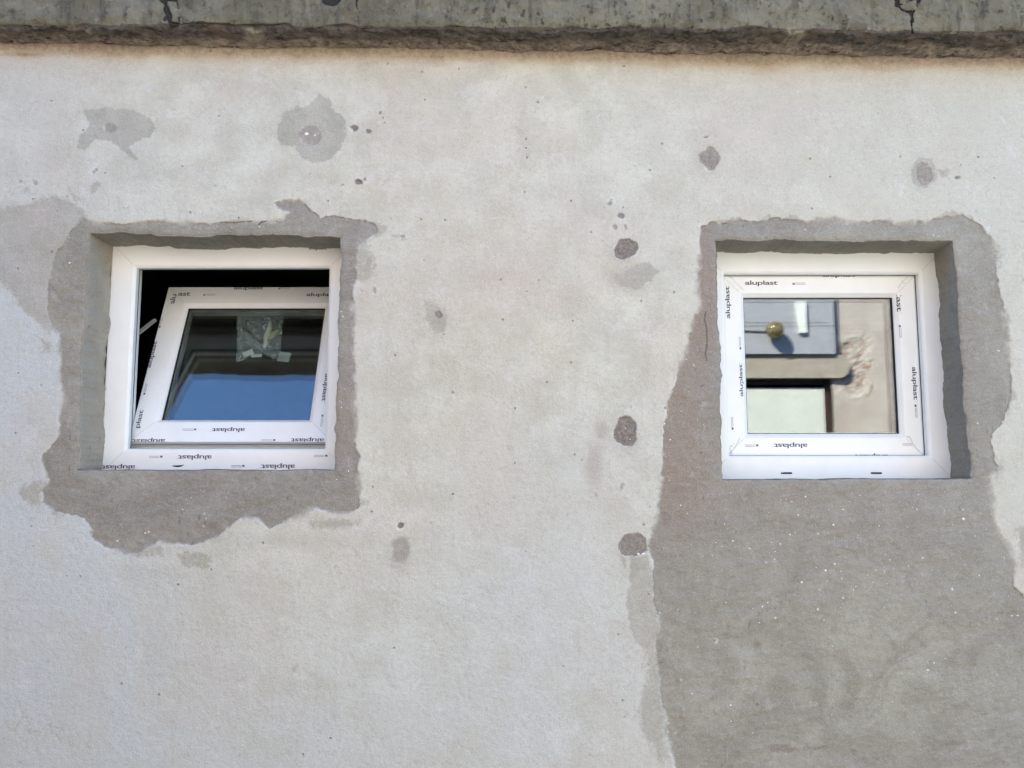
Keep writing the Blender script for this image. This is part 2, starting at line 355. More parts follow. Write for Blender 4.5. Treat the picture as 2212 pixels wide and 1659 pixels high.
CEMENT = [
 [(190,478),(260,480),(330,477),(420,480),(520,478),(600,474),(625,462),(600,452),(594,440),(612,436),(640,430),(655,440),(668,452),(690,470),
  (718,462),(740,466),(790,480),(812,488),(820,500),(800,512),(775,528),(765,560),(768,600),(762,640),(765,700),(761,740),(765,790),(768,830),
  (764,870),(769,910),(763,950),(767,970),(776,985),(773,1020),(776,1060),(772,1095),(760,1105),(735,1110),(700,1100),(680,1098),(655,1112),
  (620,1125),(600,1132),(578,1140),(560,1128),(530,1120),(512,1121),(500,1130),(485,1146),(465,1160),(430,1170),(400,1178),(370,1177),(350,1173),
  (320,1185),(300,1195),(270,1198),(240,1188),(215,1180),(195,1165),(196,1148),(180,1120),(160,1110),(130,1106),(105,1098),(90,1085),(92,1060),
  (104,1040),(98,1015),(88,1000),(90,985),(112,968),(125,945),(130,900),(135,850),(128,800),(122,760),(126,722),(110,705),(104,660),(110,600),(124,540),(150,500),(180,470)],
 [(1518,487),(1545,480),(1580,478),(1600,474),(1640,478),(1680,471),(1730,476),(1760,478),(1800,472),(1850,480),(1900,478),(1960,480),(2000,478),
  (2040,470),(2080,466),(2110,480),(2135,500),(2150,530),(2155,580),(2160,620),(2170,680),(2178,720),(2181,780),(2186,830),(2180,880),(2165,920),
  (2142,935),(2138,955),(2145,985),(2157,1005),(2152,1020),(2135,1030),(2140,1060),(2144,1108),(2160,1153),(2182,1188),(2193,1228),(2191,1264),(2215,1290),(2330,1300),(2330,1850),
  (1470,1850),(1458,1659),(1449,1615),(1440,1580),(1434,1544),(1428,1490),(1422,1446),(1412,1400),(1420,1340),(1418,1321),(1411,1232),(1406,1200),(1396,1182),(1405,1165),(1412,1140),
  (1420,1100),(1427,1060),(1430,1020),(1434,970),(1438,920),(1442,880),(1450,840),(1462,800),(1475,770),(1488,730),(1500,690),(1511,650),(1508,635),(1506,600),(1509,540)],
 [(630,458),(655,455),(668,462),(660,474),(635,474)],
]
STAIN = [  # polygon, softness px
 ([(-60,452),(30,448),(60,438),(95,425),(120,424),(150,432),(175,452),(192,478),(170,520),(150,620),(130,720),(105,712),(80,690),(55,665),(25,632),(0,606),(-60,580)], 10, 1.0),
 ([(180,238),(240,231),(290,238),(325,258),(336,275),(325,296),(290,309),(282,318),(298,345),(280,336),(255,314),(232,302),(205,300),(188,326),(166,318),(176,292),(196,264)], 5, .98),
 ([(600,270),(611,240),(640,229),(680,225),(692,203),(712,212),(716,236),(742,260),(745,290),(735,325),(700,350),(670,351),(645,332),(636,315),(605,311)], 6, .98),
 ([(762,540),(800,520),(815,560),(808,600),(780,612),(764,600)], 10, .72),
 ([(1322,588),(1348,596),(1372,578),(1402,566),(1426,582),(1408,608),(1374,622),(1345,620)], 7, 1.0),
 ([(846,1172),(866,1158),(886,1162),(886,1200),(872,1218),(850,1212)], 5, .98),
 ([(1968,372),(1985,344),(2010,342),(2027,358),(2022,390),(2000,404),(1975,394)], 4, .95),
 ([(2026,365),(2044,358),(2050,378),(2036,384)], 5, .8),
 ([(60,1042),(98,1030),(92,1060),(88,1105),(60,1090),(40,1068)], 10, .8),
 ([(660,1128),(700,1122),(740,1120),(780,1126),(772,1140),(720,1146),(680,1140)], 8, .8),
 ([(385,1200),(430,1190),(455,1200),(450,1225),(415,1230),(390,1222)], 8, .82),
 ([(230,1180),(300,1190),(350,1180),(350,1202),(300,1204),(250,1200)], 8, .8),
 ([(80,720),(110,735),(115,755),(95,752)], 7, .8),
 ([(192,400),(212,388),(218,398),(208,415),(196,418)], 4, .85),
 ([(1362,1206),(1398,1204),(1410,1240),(1416,1320),(1420,1400),(1405,1410),(1385,1398),(1368,1372),(1356,1330),(1356,1270)], 6, 1.0),
 ([(1395,1398),(1420,1398),(1430,1480),(1436,1560),(1448,1640),(1430,1648),(1400,1600),(1376,1556),(1380,1500),(1398,1452)], 12, .85),
 ([(1338,1200),(1352,1196),(1355,1225),(1344,1235)], 5, .8),
 ([(918,652),(945,660),(968,690),(962,722),(940,726),(928,700)], 9, .88),
 ([(988,1100),(1025,1100),(1020,1118),(992,1122)], 8, .55),
 ([(760,1085),(795,1076),(805,1088),(775,1100)], 6, .7),
 ([(628,1440),(645,1437),(642,1452),(632,1458)], 3, .7),
 ([(880,520),(862,512),(862,524)], 3, .7), ([(835,535),(848,528),(845,540)], 3, .7), ([(850,430),(858,428),(857,436)], 3, .7),
 ([(2100,455),(2115,451),(2112,458)], 3, .7), ([(1372,1105),(1390,1100),(1388,1112)], 4, .5), ([(130,770),(100,760),(110,745)],5,.6),
 ([(1405,1160),(1400,1140),(1418,1130)], 6, .7), ([(1560,480),(1585,466),(1615,480)], 8, .9), ([(1640,476),(1665,464),(1690,476)], 6, .8), ([(1690,476),(1712,462),(1735,478)], 7, .95), ([(1745,478),(1770,466),(1790,478)], 6, .8), ([(2020,474),(2045,458),(2075,466)], 6, .9),
 ([(2140,500),(2166,540),(2162,590)], 10, .8), ([(2160,640),(2184,680),(2180,760)], 8, .7), ([(2178,820),(2196,850),(2176,900)], 10, .9), ([(2150,1000),(2168,1010),(2150,1040)], 6, .9),
 ([(600,446),(640,424),(668,440),(640,470)], 8, .7), ([(790,478),(828,488),(842,500),(815,518)], 9, .9), ([(832,470),(850,468),(848,484)], 4, .7), ([(840,510),(862,506),(858,522)], 4, .7), ([(770,510),(800,505),(795,540),(770,545)], 10, .8),
 ([(100,1090),(150,1110),(120,1124)], 9, .7), ([(430,1165),(480,1150),(470,1175)], 8, .6), ([(1440,880),(1450,840),(1436,870)], 6, .5), ([(20,420),(60,405),(90,425)], 10, .7), ([(150,405),(175,430),(160,440)], 6, .8), ([(2060,466),(2110,478),(2090,462)], 8, .8),
 ([(470,1165),(560,1135),(575,1145),(500,1172)], 8, .35), ([(2196,1140),(2230,1130),(2230,1240),(2200,1220)], 10, .9),
]
PLUG = [ # x, y, rx, ry, strength
 (1534,343,25,28,.75),(1998,374,20,24,.55),(1352,537,23,23,1),(1352,933,27,30,1),(1368,1176,30,26,.9),(866,1190,18,24,.25),
 (863,1135,8,8,1),(948,681,8,9,.8),(763,277,9,7,1),(795,279,7,5,1),(775,393,8,8,1),(790,387,4,4,1),(238,275,13,12,.45),(672,292,26,22,.45),
 (1342,469,8,7,.85),(1317,443,6,4,.85),(1320,437,4,3,.85),(1345,452,3,3,.8),(1328,490,5,5,.6),(1352,490,3,5,.7),(1525,297,4,3,.8),(2068,385,8,5,.8),(1925,430,0,0,0),
 (202,372,3,4,.8),(207,366,3,3,.8),(818,243,3,3,.9),(824,253,2,2,.9),(815,262,2,2,.9),(826,266,3,2,.9),(1362,880,3,3,.5),(811,628,4,9,.6),(868,513,5,4,.7),
 (1543,1388,4,3,.9),(1388,1620,0,0,0),(1340,1050,3,6,.5),(1285,1068,3,5,.6),(915,560,3,3,.5),(75,398,5,6,.5),(40,395,3,4,.5),(740,403,3,3,.6),(1000,1285,3,3,.5),
]
SMUDGE = [  # x, y, rx, ry, strength
 (1285,1000,26,70,.75),(1300,930,18,30,.8),(1345,600,60,40,.7),(1240,650,60,70,.45),(1060,720,60,80,.25),(640,1290,0,0,0),(330,1400,60,200,.35),(1000,1330,220,40,.3),
 (540,1270,120,60,.35),(800,1240,80,60,.3),(60,500,120,120,.35),(780,640,20,60,.45),(1395,780,22,110,.5),(1425,620,14,90,.35),(950,690,30,35,.6),(1010,760,50,50,.3),(800,880,120,60,.25),
 (1250,1250,100,80,.2),(860,1190,50,40,.35),(1350,930,60,50,.45),(600,330,40,30,.2),(150,1080,60,50,.35),(330,1240,160,30,.4),(640,1170,160,25,.45),(1060,460,60,40,.2),(2120,350,60,80,.2),
 (1720,1135,260,34,.62),(1960,1090,130,30,.5),(1690,1617,42,7,1.1),(1768,1617,30,6,.9),(2055,1611,46,8,.85),(1640,1396,12,9,.9),(1455,1395,10,12,.7),(1998,1390,13,13,.8),(1560,1560,110,40,.35),(1760,1270,220,50,.35),
 (420,1060,200,25,.5),(300,1120,120,40,.4),(620,1095,80,30,.4),(2160,860,16,60,.6),(2165,1010,14,30,.6),(1490,900,0,0,0),(1440,1110,20,60,.5),(2150,620,14,60,.5),(1900,1300,120,60,.25)]
CRACK = [ # polyline, width px, strength
 ([(478,479),(500,481),(530,478),(545,477)],1.6,1),([(558,484),(566,479),(575,478)],2,1),([(595,478),(612,482)],1.4,.9),
 ([(1525,672),(1522,690),(1526,705),(1528,740),(1524,765),(1527,780)],1.8,1),([(1512,835),(1520,832)],1.6,.9),([(1560,482),(1572,481)],2,.9),
 ([(730,1025),(776,1018)],1.0,.7),([(1760,1068),(1830,1060)],1.0,.7),([(1300,150),(1310,175)],.8,.5),([(1330,130),(1345,165)],.8,.45),
 ([(1250,1620),(1252,1620)],.5,0),([(730,1320),(718,1345)],.9,.45),([(500,1310),(504,1300)],1.2,.6),([(488,1560),(494,1545)],1.5,.6),
 ([(1370,1100),(1372,1112)],1.5,.6),([(1320,1086),(1322,1098)],1.2,.6),([(1355,1625),(1360,1640)],1,.3),([(2040,1180),(2100,1200)],1.1,.6),([(1980,1165),(2050,1172)],1.0,.5),
 ([(1700,1540),(1640,1500)],.7,.4),([(1640,1290),(1560,1250)],.7,.35),([(1900,1320),(1850,1345)],.7,.35),([(1405,1250),(1410,1290)],1,.5),([(870,100),(872,130)],.8,.4)]

# opening outlines on the wall face (slightly crooked quadrilaterals)
OPEN = [dict(tl=(190,502), tr=(736,509), br=(722,1014), bl=(165,1015), seed=5),
        dict(tl=(1548,515), tr=(2063,518), br=(2100,1033), bl=(1563,1035), seed=9)]
FRAME_Y = .12
THICK = .30
for o in OPEN:
    for k in ('tl','tr','br','bl'):
        p = at(*o[k]); o[k] = (p.x, p.z)
    o['x0'] = (o['tl'][0]+o['bl'][0])/2; o['x1'] = (o['tr'][0]+o['br'][0])/2
    o['z0'] = (o['bl'][1]+o['br'][1])/2; o['z1'] = (o['tl'][1]+o['tr'][1])/2

def axis_lines(lo, hi, step, cuts, coarse):
    out = sorted(set([lo, hi] + cuts)); L = []
    for a, b in zip(out[:-1], out[1:]):
        n = max(1, round((b-a)/step)); L += [a + (b-a)*k/n for k in range(n)]
    L.append(hi); return np.array(coarse[0] + L + coarse[1])
STEP = .0034
xs = axis_lines(-1.46, 1.46, STEP, [o['x0'] for o in OPEN]+[o['x1'] for o in OPEN], ([-4.0,-3.4,-2.9,-2.5,-2.2,-1.95,-1.75,-1.6,-1.52], [1.52,1.6,1.75,1.95,2.2,2.5,2.9,3.4,4.0]))
zs = axis_lines(.70, 2.765, STEP, [o['z0'] for o in OPEN]+[o['z1'] for o in OPEN], ([-.05,.15,.3,.45,.55,.62], [2.80]))
GX, GZ = np.meshgrid(xs, zs, indexing='ij')
x = GX.copy(); z = GZ.copy()
def edge_noise(t, seed): return .0048*vnoise(t, t*0+seed, 14, seed)*2 + .0030*vnoise(t, t*0+seed, 45, seed+1)*2 + .0012*vnoise(t, t*0+seed, 130, seed+2)*2
for o in OPEN:   # warp grid so its lines follow the crooked opening
    tz = (GZ-o['z0'])/(o['z1']-o['z0']); tzc = np.clip(tz, 0, 1)
    tx = (GX-o['x0'])/(o['x1']-o['x0']); txc = np.clip(tx, 0, 1)
    outz = np.exp(-(np.maximum(np.abs(tz-.5)-.5, 0)/.22)**2); outx = np.exp(-(np.maximum(np.abs(tx-.5)-.5, 0)/.22)**2)
    for side, xe in ((0, o['x0']), (1, o['x1'])):
        a = o['bl'][0] if side == 0 else o['br'][0]; b = o['tl'][0] if side == 0 else o['tr'][0]
        tgt = a + (b-a)*tzc - xe + edge_noise(GZ, o['seed']+side*3)
        x += tgt * np.exp(-((GX-xe)/.07)**2) * outz
    for side, ze in ((0, o['z0']), (1, o['z1'])):
        a = o['bl'][1] if side == 0 else o['tl'][1]; b = o['br'][1] if side == 0 else o['tr'][1]
        tgt = a + (b-a)*txc - ze + edge_noise(GX, o['seed']+20+side*3)*(.3 if side == 0 else 1)
        z += tgt * np.exp(-((GZ-ze)/.07)**2) * outx
# fields
wx = x + .010*vnoise(x, z, 22, 71) + .006*vnoise(x, z, 55, 72) + .003*vnoise(x, z, 130, 78)
wz = z + .010*vnoise(x, z, 22, 73) + .006*vnoise(x, z, 55, 74) + .003*vnoise(x, z, 130, 79)
cement = np.full(x.shape, -1.0)
for p in CEMENT: cement = np.maximum(cement, sdf_poly(wx, wz, W(p)))
stain = np.zeros(x.shape)
for p, soft, k in STAIN:
    d = sdf_poly(wx, wz, W(p)); s = soft*PXM*2.3
    stain = np.maximum(stain, k*sstep(d, -s, s*.8))
plug = np.full(x.shape, -1.0); plugk = np.zeros(x.shape); 
for a, b, rx, ry, k in PLUG:
    if rx == 0: continue
    c = at(a, b); q = np.sqrt(((wx-c.x)/(rx*PXM))**2 + ((wz-c.z)/(ry*PXM))**2); d = (1-q)*min(rx, ry)*PXM
    m = d > plug; plug = np.where(m, d, plug); plugk = np.where(m, k, plugk)
smudge = np.zeros(x.shape)
for a, b, rx, ry, k in SMUDGE:
    if rx == 0: continue
    c = at(a, b); smudge = np.maximum(smudge, k*np.exp(-(((wx-c.x)/(rx*PXM))**2 + ((wz-c.z)/(ry*PXM))**2)))
for a, b, rx, ry, k in PLUG:                         # damp halo round the larger filled holes
    if rx > 14:
        c = at(a-4, b+8); smudge = np.maximum(smudge, .62*np.exp(-(((wx-c.x)/(rx*1.8*PXM))**2 + ((wz-c.z)/(ry*1.9*PXM))**2)))
crack = np.zeros(x.shape)
for pl, wd, k in CRACK:
    if k == 0: continue
    q = W(pl); d = np.full(x.shape, 9.)
    for (ax, az), (bx, bz) in zip(q[:-1], q[1:]):
        ex, ez = bx-ax, bz-az; t = np.clip(((x-ax)*ex+(z-az)*ez)/(ex*ex+ez*ez+1e-12), 0, 1)
        d = np.minimum(d, np.hypot(x-ax-ex*t, z-az-ez*t))
    crack = np.maximum(crack, k*np.clip(1.25-d/(wd*PXM*1.6), 0, 1))
def blob(a, b, rx, ry):
    c = at(a, b); return np.exp(-(((x-c.x)/(rx*PXM))**2 + ((z-c.z)/(ry*PXM))**2))
bluish = np.clip(blob(-80,1250,420,700) + .6*blob(600,1650,900,330) + blob(1180,1300,260,420)*.35 + .4*blob(-50,650,250,180)+fbm(x, z, 1.6, 31)*.35, 0, 1)  # cooler bluish tone, strongest over the lower left of the wall
lp = at(290, 1400).x; bluish = np.clip(bluish + .18*sstep(-(x-lp+.01*vnoise(x,z,9,5)), -.01, .015)*sstep(at(0,1200).z-z, 0, .2), 0, 1)
olive = np.clip(blob(2050,300,420,260)*.9 + blob(60,170,260,90)*.7 + blob(2200,900,80,500)*.8 + fbm(x, z, 2, 37)*.3, 0, 1)
warm = np.clip(blob(1450,900,80,260) + blob(1520,600,40,200)*.8 + blob(750,800,35,300)*.55 + blob(1650,1080,250,60)*.45 + .3*fbm(x, z, 5, 41), 0, 1)
grey = np.clip(blob(1750,1450,600,260) + blob(1900,520,200,60)*.5+ blob(2150,700,60,300)*.6 + blob(420,490,300,20)*.9 + blob(110,650,70,280)*.6 + .35*fbm(x, z, 4, 47), 0, 1)
rosy = np.clip(blob(1200,520,200,200)*.35 + blob(1000,700,150,150)*.3 + fbm(x, z, 7, 51, 3)*.5, 0, 1) * .8
speck = np.clip(.35 + blob(1850,1150,300,150) + blob(740,780,40,300), 0, 1)
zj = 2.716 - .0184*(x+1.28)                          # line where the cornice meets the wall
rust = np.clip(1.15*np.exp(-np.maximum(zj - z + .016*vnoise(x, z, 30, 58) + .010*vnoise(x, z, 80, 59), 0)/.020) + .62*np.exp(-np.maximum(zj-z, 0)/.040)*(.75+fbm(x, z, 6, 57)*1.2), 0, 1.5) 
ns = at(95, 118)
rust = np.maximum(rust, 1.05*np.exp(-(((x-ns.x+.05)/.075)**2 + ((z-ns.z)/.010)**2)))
# relief: the cement sits a little behind the light coat, slow undulation, filled holes dished
y = .0026*sstep(cement, -.0012, .0015) + .006*fbm(x, z, 3.2, 61, 3) + .0016*fbm(x, z, 22, 63, 3) + .0016*fbm(x, z, 70, 69, 3)*sstep(cement, 0, .01) + .0035*fbm(x*.5+z*.3, z*1.6-x*.4, 26, 169, 4)*sstep(cement, 0, .02)
y += .0028*sstep(plug, -.001, .004)*plugk + .0010*sstep(stain, .3, .7)*fbm(x, z, 40, 64)
for o in OPEN:                                       # rounded arris around the openings
    dx = np.maximum(o['x0']-GX, GX-o['x1']); dz = np.maximum(o['z0']-GZ, GZ-o['z1']); d = np.maximum(dx, dz)
    y += .0045*np.exp(-np.maximum(d, 0)/.004)
nx, nz = x.shape
V = np.stack([x, y, z], -1).reshape(-1, 3)
idx = np.arange(nx*nz).reshape(nx, nz)
quad = np.stack([idx[:-1,:-1], idx[1:,:-1], idx[1:,1:], idx[:-1,1:]], -1)
cxm = (GX[:-1,:-1]+GX[1:,1:])/2; czm = (GZ[:-1,:-1]+GZ[1:,1:])/2; keep = np.ones(cxm.shape, bool)
for o in OPEN: keep &= ~((cxm > o['x0']) & (cxm < o['x1']) & (czm > o['z0']) & (czm < o['z1']))
Q = quad[keep]
beige = np.zeros(x.shape)  # lightens the left jamb of the left window, side light put into its colour
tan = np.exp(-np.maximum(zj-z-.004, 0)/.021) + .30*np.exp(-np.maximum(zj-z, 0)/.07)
names = ['tan','beige','cement','stain','plug','plugk','smudge','crack','bluish','olive','warm','grey','rosy','speck','rust']
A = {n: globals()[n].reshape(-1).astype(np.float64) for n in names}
extraV, extraQ = [], []; base = len(V); XA = {n: [] for n in names}
DEP = [.002, .005, .012, .024, .04, .06, .08, .1, .115, .125, .2, THICK]
for o in OPEN:                                       # reveals, running back from the outline
    i0 = int(np.argmin(abs(xs-o['x0']))); i1 = int(np.argmin(abs(xs-o['x1']))); j0 = int(np.argmin(abs(zs-o['z0']))); j1 = int(np.argmin(abs(zs-o['z1'])))
    loop = [(i, j0) for i in range(i0, i1)] + [(i1, j) for j in range(j0, j1)] + [(i, j1) for i in range(i1, i0, -1)] + [(i0, j) for j in range(j1, j0, -1)]
    li = np.array([idx[i, j] for i, j in loop]); L0 = V[li].copy(); n = len(loop)
    tang = np.roll(L0, -1, 0) - np.roll(L0, 1, 0); inw = np.stack([-tang[:, 2], np.zeros(n), tang[:, 0]], -1); inw /= np.linalg.norm(inw, axis=1)[:, None]+1e-9
    horiz = np.array([1.0 if (j == j1) else (.8 if j == j0 else .5) for i, j in loop])
    s = np.cumsum(np.linalg.norm(tang, axis=1))/2
    prev = li
    for k, dp in enumerate(DEP):
        lift = .0015*min(1, dp/.012)
        wob = .0030*(vnoise(s, s*0+dp*30, 9, o['seed']+50)+.35*vnoise(s, s*0+dp*60, 40, o['seed']+51))*min(1, dp/.03)
        nose = .0034*vnoise(s, s*0, 16, o['seed']+60)*(1 if dp > .1 else 0)*np.where(horiz == .8, .25, 1)      # plaster smeared unevenly on the frame
        wob = np.where(horiz == .8, wob*.3, wob); P = L0 + inw*(np.where(horiz == .8, -.002, lift) + wob + nose - (.05 if dp > .15 else 0))[:, None]; P[:, 1] = dp + .004
        sill = np.array([1.0 if (j == j0) else 0 for i, j in loop]); P[:, 2] += sill*.001*min(1, dp/.1)
        if o is OPEN[1]: P[:, 0] += np.array([.013*min(1, dp/.115) if i == i1 else 0 for i, j in loop])
        ids = base + len(extraV) + np.arange(n); extraV += list(P)
        nxt = np.roll(ids, -1); pn = np.roll(prev, -1)
        extraQ += list(np.stack([prev, pn, nxt, ids], -1))
        for nm in names:
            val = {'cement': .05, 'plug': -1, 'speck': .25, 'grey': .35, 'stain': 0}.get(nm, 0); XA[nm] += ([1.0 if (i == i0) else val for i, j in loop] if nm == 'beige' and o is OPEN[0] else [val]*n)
        prev = ids
V = np.concatenate([V, np.array(extraV)]); Q = np.concatenate([Q, np.array(extraQ)])
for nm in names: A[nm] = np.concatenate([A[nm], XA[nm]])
# pale flecks of lime stuck to the cement: little irregular chips
fv, ff = [], []
def fleck(px, py, r):
    c = at(px, py); n = rng.randint(5, 7); b = len(fv); th = rng.random()*6
    i = int(np.argmin(abs(xs-c.x))); j = int(np.argmin(abs(zs-c.z))); yy = float(y[i, j])
    for k in range(n):
        a = th + 6.283*k/n; rr = r*PXM*rng.uniform(.55, 1.15); fv.append((c.x+math.cos(a)*rr, yy+.0005, c.z+math.sin(a)*rr*.8))
    fv.append((c.x+rng.uniform(-.2,.2)*r*PXM, yy-.0012, c.z)); t = len(fv)-1
    for k in range(n): ff.append((b+k, b+(k+1) % n, t))
for a, b, r in [(1801,1133,4.6),(1783,1232,4.2),(1804,1218,4.2),(2008,1449,4.4),(1712,1084,2.8),(1822,1101,2.8),(1900,1085,2),(1837,1084,1.4),(1768,1153,3),(1707,1155,2.6),(1900,1136,2.4),(1912,1234,3),(2040,1103,2.2),
     (2080,1101,2.2),(1692,1020,2.2),(1448,949,3),(1436,915,3),(1440,902,3.2),(1446,1037,2),(1483,776,2.5),(740,683,3),(736,672,2.6),(733,866,2.8),(737,880,2.2),(725,748,2.4),(726,1036,2),(752,1017,2.8),(313,1151,4.5),(320,1149,2.8),
     (252,1168,4),(394,1101,2.4),(405,1088,2),(412,1075,1.8),(445,1120,1.6),(518,1123,2.2),(570,1109,1.8),(150,567,3.2),(155,740,1.8),(148,512,2),(535,482,0),(560,489,3),(500,491,2),(1740,495,3),(2018,506,3.2),(2030,510,3),(2005,506,2.4),(1740,523,1),
     (1601,491,1.5),(2160,757,4),(2155,560,2),(2200,1330,4.2),(2188,1331,3),(1850,1268,2),(1640,1345,1.8),(1560,1180,2.4),(1620,1185,2.2),(1372,937,2.4),(1352,925,2),(1361,949,2.2),(1385,1190,0)]:
    if r: fleck(a, b, r)
fleck(662, 288, 7); fleck(680, 291, 4); fleck(1380, 1198, 5); fleck(1390, 1196, 3)
for k in range(190):
    if rng.random() < .7: a, b = rng.gauss(1830, 190), rng.gauss(1170, 110)
    else: a, b = rng.uniform(1460, 2180), rng.uniform(1050, 1640)
    if 1450 < a < 2200 and 1045 < b < 1655: fleck(a, b, abs(rng.gauss(0, 1.0))+.75)
for k in range(26): fleck(rng.uniform(728, 762), rng.uniform(520, 1010), rng.uniform(.5, 1.4))
for k in range(22): fleck(rng.uniform(110, 160), rng.uniform(500, 990), rng.uniform(.5, 1.3))
for k in range(28): fleck(rng.uniform(180, 740), rng.uniform(1035, 1130), rng.uniform(.5, 1.4))
for k in range(24): fleck(rng.uniform(1455, 1545), rng.uniform(800, 1050), rng.uniform(.5, 1.4))

me = bpy.data.meshes.new('wall')
nV = len(V); allV = np.concatenate([V, np.array(fv)]); nq = len(Q); nt = len(ff)
me.vertices.add(len(allV)); me.vertices.foreach_set('co', allV.astype(np.float32).reshape(-1))
me.loops.add(nq*4+nt*3); me.loops.foreach_set('vertex_index', np.concatenate([Q.reshape(-1), (np.array(ff)+nV).reshape(-1)]).astype(np.int32))
me.polygons.add(nq+nt)
me.polygons.foreach_set('loop_start', np.concatenate([np.arange(nq)*4, nq*4+np.arange(nt)*3]).astype(np.int32))
me.materials.append(M_wall); me.materials.append(M_fleck)
me.polygons.foreach_set('material_index', np.concatenate([np.zeros(nq), np.ones(nt)]).astype(np.int32))
me.polygons.foreach_set('use_smooth', np.concatenate([np.ones(nq), np.zeros(nt)]).astype(bool))
me.update(calc_edges=True); me.validate()
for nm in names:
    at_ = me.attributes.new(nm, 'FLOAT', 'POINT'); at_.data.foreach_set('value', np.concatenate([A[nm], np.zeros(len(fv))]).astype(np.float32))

# ------------------------------------------------------------------ the house
house = tag(empty('house', (0, .15, 0)), 'weathered house front with patched pale render, two small white windows and an old concrete cornice', 'house')
wall = bpy.data.objects.new('wall', me); C.objects.link(wall); wall.parent = house; wall.location = (0, -.15, 0)
wall['label'] = 'pale render with darker cement patches round the windows'

# cornice: rough section swept along the wall
def build_cornice():
    cx = np.concatenate([np.linspace(-4.1, -1.5, 27)[:-1], np.linspace(-1.5, 1.5, 860), np.linspace(1.5, 4.1, 27)[1:]])
    sec = []                                         # (s param, kind) front face top to wall
    top, n1, n2 = .17, 54, 34
    U, Y0, Z0 = [], [], []
    for k in range(n1): t = k/(n1-1); U.append(0.0 if t < .97 else .5); Y0.append(-1.0); Z0.append(top*(1-t))
    for k in range(1, n2+1): t = k/n2; U.append(1.0); Y0.append(-1+t*1.25); Z0.append(0.0)
    U = np.array(U); Y0 = np.array(Y0); Z0 = np.array(Z0)
    X = np.repeat(cx[:, None], len(U), 1); Uu = np.repeat(U[None], len(cx), 0); Yy = np.repeat(Y0[None], len(cx), 0); Zz = np.repeat(Z0[None], len(cx), 0)
    p = .076 + .034*np.clip((X+1.28)/1.9, 0, 1)
    zb = 2.719 - .0184*(X+1.28)
    Yw = Yy*p; Zw = zb + Zz
    # rough arris and broken soffit
    e = np.exp(-np.abs(Zz)/.010)*np.exp(-np.maximum(Yy+1, 0)*p/.014)
    r = .5 + fbm(X, Zz*0, 9, 81, 4)
    Zw = Zw + e*(.004 + .022*np.clip(fbm(X, Yw*1.0, 14, 82, 4)+.1, 0, 1)); Yw = Yw + e*(.005+.010*r)
    sof = (Uu > .9)
    Zw = Zw + np.where(sof, .010*fbm(X, Yw, 12, 83, 5) + .005*fbm(X, Yw, 60, 84, 3) - .012*np.clip(fbm(X, Yw, 30, 183, 3)-.25, 0, 1) - .003*sstep(Yw, -.06, 0), 0)
    Yw = Yw + np.where(~sof, .009*fbm(X, Zz, 12, 85, 5) + .0045*fbm(X, Zz, 45, 86, 4) + .012*np.clip(fbm(X, Zz, 20, 286, 4)-.42, 0, 1), 0)
    crack = np.zeros(X.shape); moss = np.zeros(X.shape)
    X0_ = X; Xc = X+.012*fbm(X, Zw, 35, 188, 3); Zc = Zw+.010*fbm(X, Zw, 35, 189, 3)
    def onf(px, py):
        q = at(px, py, -.095); return q.x, q.z
    for pl, wd, k in [([(338,-30),(345,5),(356,30),(360,45),(366,62),(376,78)],4.5,1),([(372,-30),(380,20),(378,45),(374,60)],2.6,.8),([(358,44),(384,46)],2.5,.8),([(340,-5),(372,-8)],7,.7),
                      ([(1928,-30),(1938,15),(1952,28),(1966,35),(1974,20),(1982,-20)],3.4,.95),([(1964,35),(1966,72)],3.2,.9),([(1940,12),(1968,8)],2.4,.7),([(1826,55),(1832,70),(1846,66)],1.8,.6),([(765,-20),(770,10),(778,40)],2.0,.6)]:
        q = [onf(*a) for a in pl]; d = np.full(X.shape, 9.)
        for (ax, az), (bx, bz) in zip(q[:-1], q[1:]):
            ex, ez = bx-ax, bz-az; t = np.clip(((Xc-ax)*ex+(Zc-az)*ez)/(ex*ex+ez*ez+1e-12), 0, 1); d = np.minimum(d, np.hypot(Xc-ax-ex*t, Zc-az-ez*t))
        wd = wd*PXM*1.1*np.clip(1+1.3*fbm(X, Zw, 45, 88, 3), .1, 3); d = d+.006*np.abs(vnoise(X, Zw, 70, 89)); crack = np.maximum(crack, k*np.clip(1.35-d/(wd*1.2), 0, 1)*(~sof))
    c0 = onf(715, 2); crack = np.maximum(crack, np.clip(1.6-np.hypot((X-c0[0])/.022, (Zw-c0[1]-.004)/.014), 0, 1)*(~sof))
    for a, b, rx, ry in [(172,55,11,7),(535,58,16,7),(552,54,7,4),(1725,74,18,6),(1708,70,6,5),(300,62,5,3),(690,68,6,4),(1930,90,5,4)]:
        q = onf(a, b); moss = np.maximum(moss, np.clip(1.4-np.hypot((X-q[0]+.016*vnoise(X,Zw,60,3))/(rx*PXM), (Zw-q[1]+.014*vnoise(X,Zw,75,4))/(ry*PXM)), 0, 1)*.5)
    Yw = Yw + .006*sstep(crack, .3, .9)
    pits = np.clip(.15 + .85*sstep(X, -.45, .1)*(.55+fbm(X, Zz, 3, 97, 3)), 0, 1)
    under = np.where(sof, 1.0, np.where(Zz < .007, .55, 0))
    nx_, nu = X.shape; VV = np.stack([X, Yw, Zw], -1).reshape(-1, 3)
    ii = np.arange(nx_*nu).reshape(nx_, nu); qq = np.stack([ii[:-1,:-1], ii[:-1,1:], ii[1:,1:], ii[1:,:-1]], -1).reshape(-1, 4)
    # top and ends close the slab
    b = len(VV); ext = []
    for i in range(nx_): ext.append((X[i,0], .30, Zw[i,0]))
    VV = np.concatenate([VV, np.array(ext)]); jj = b+np.arange(nx_)
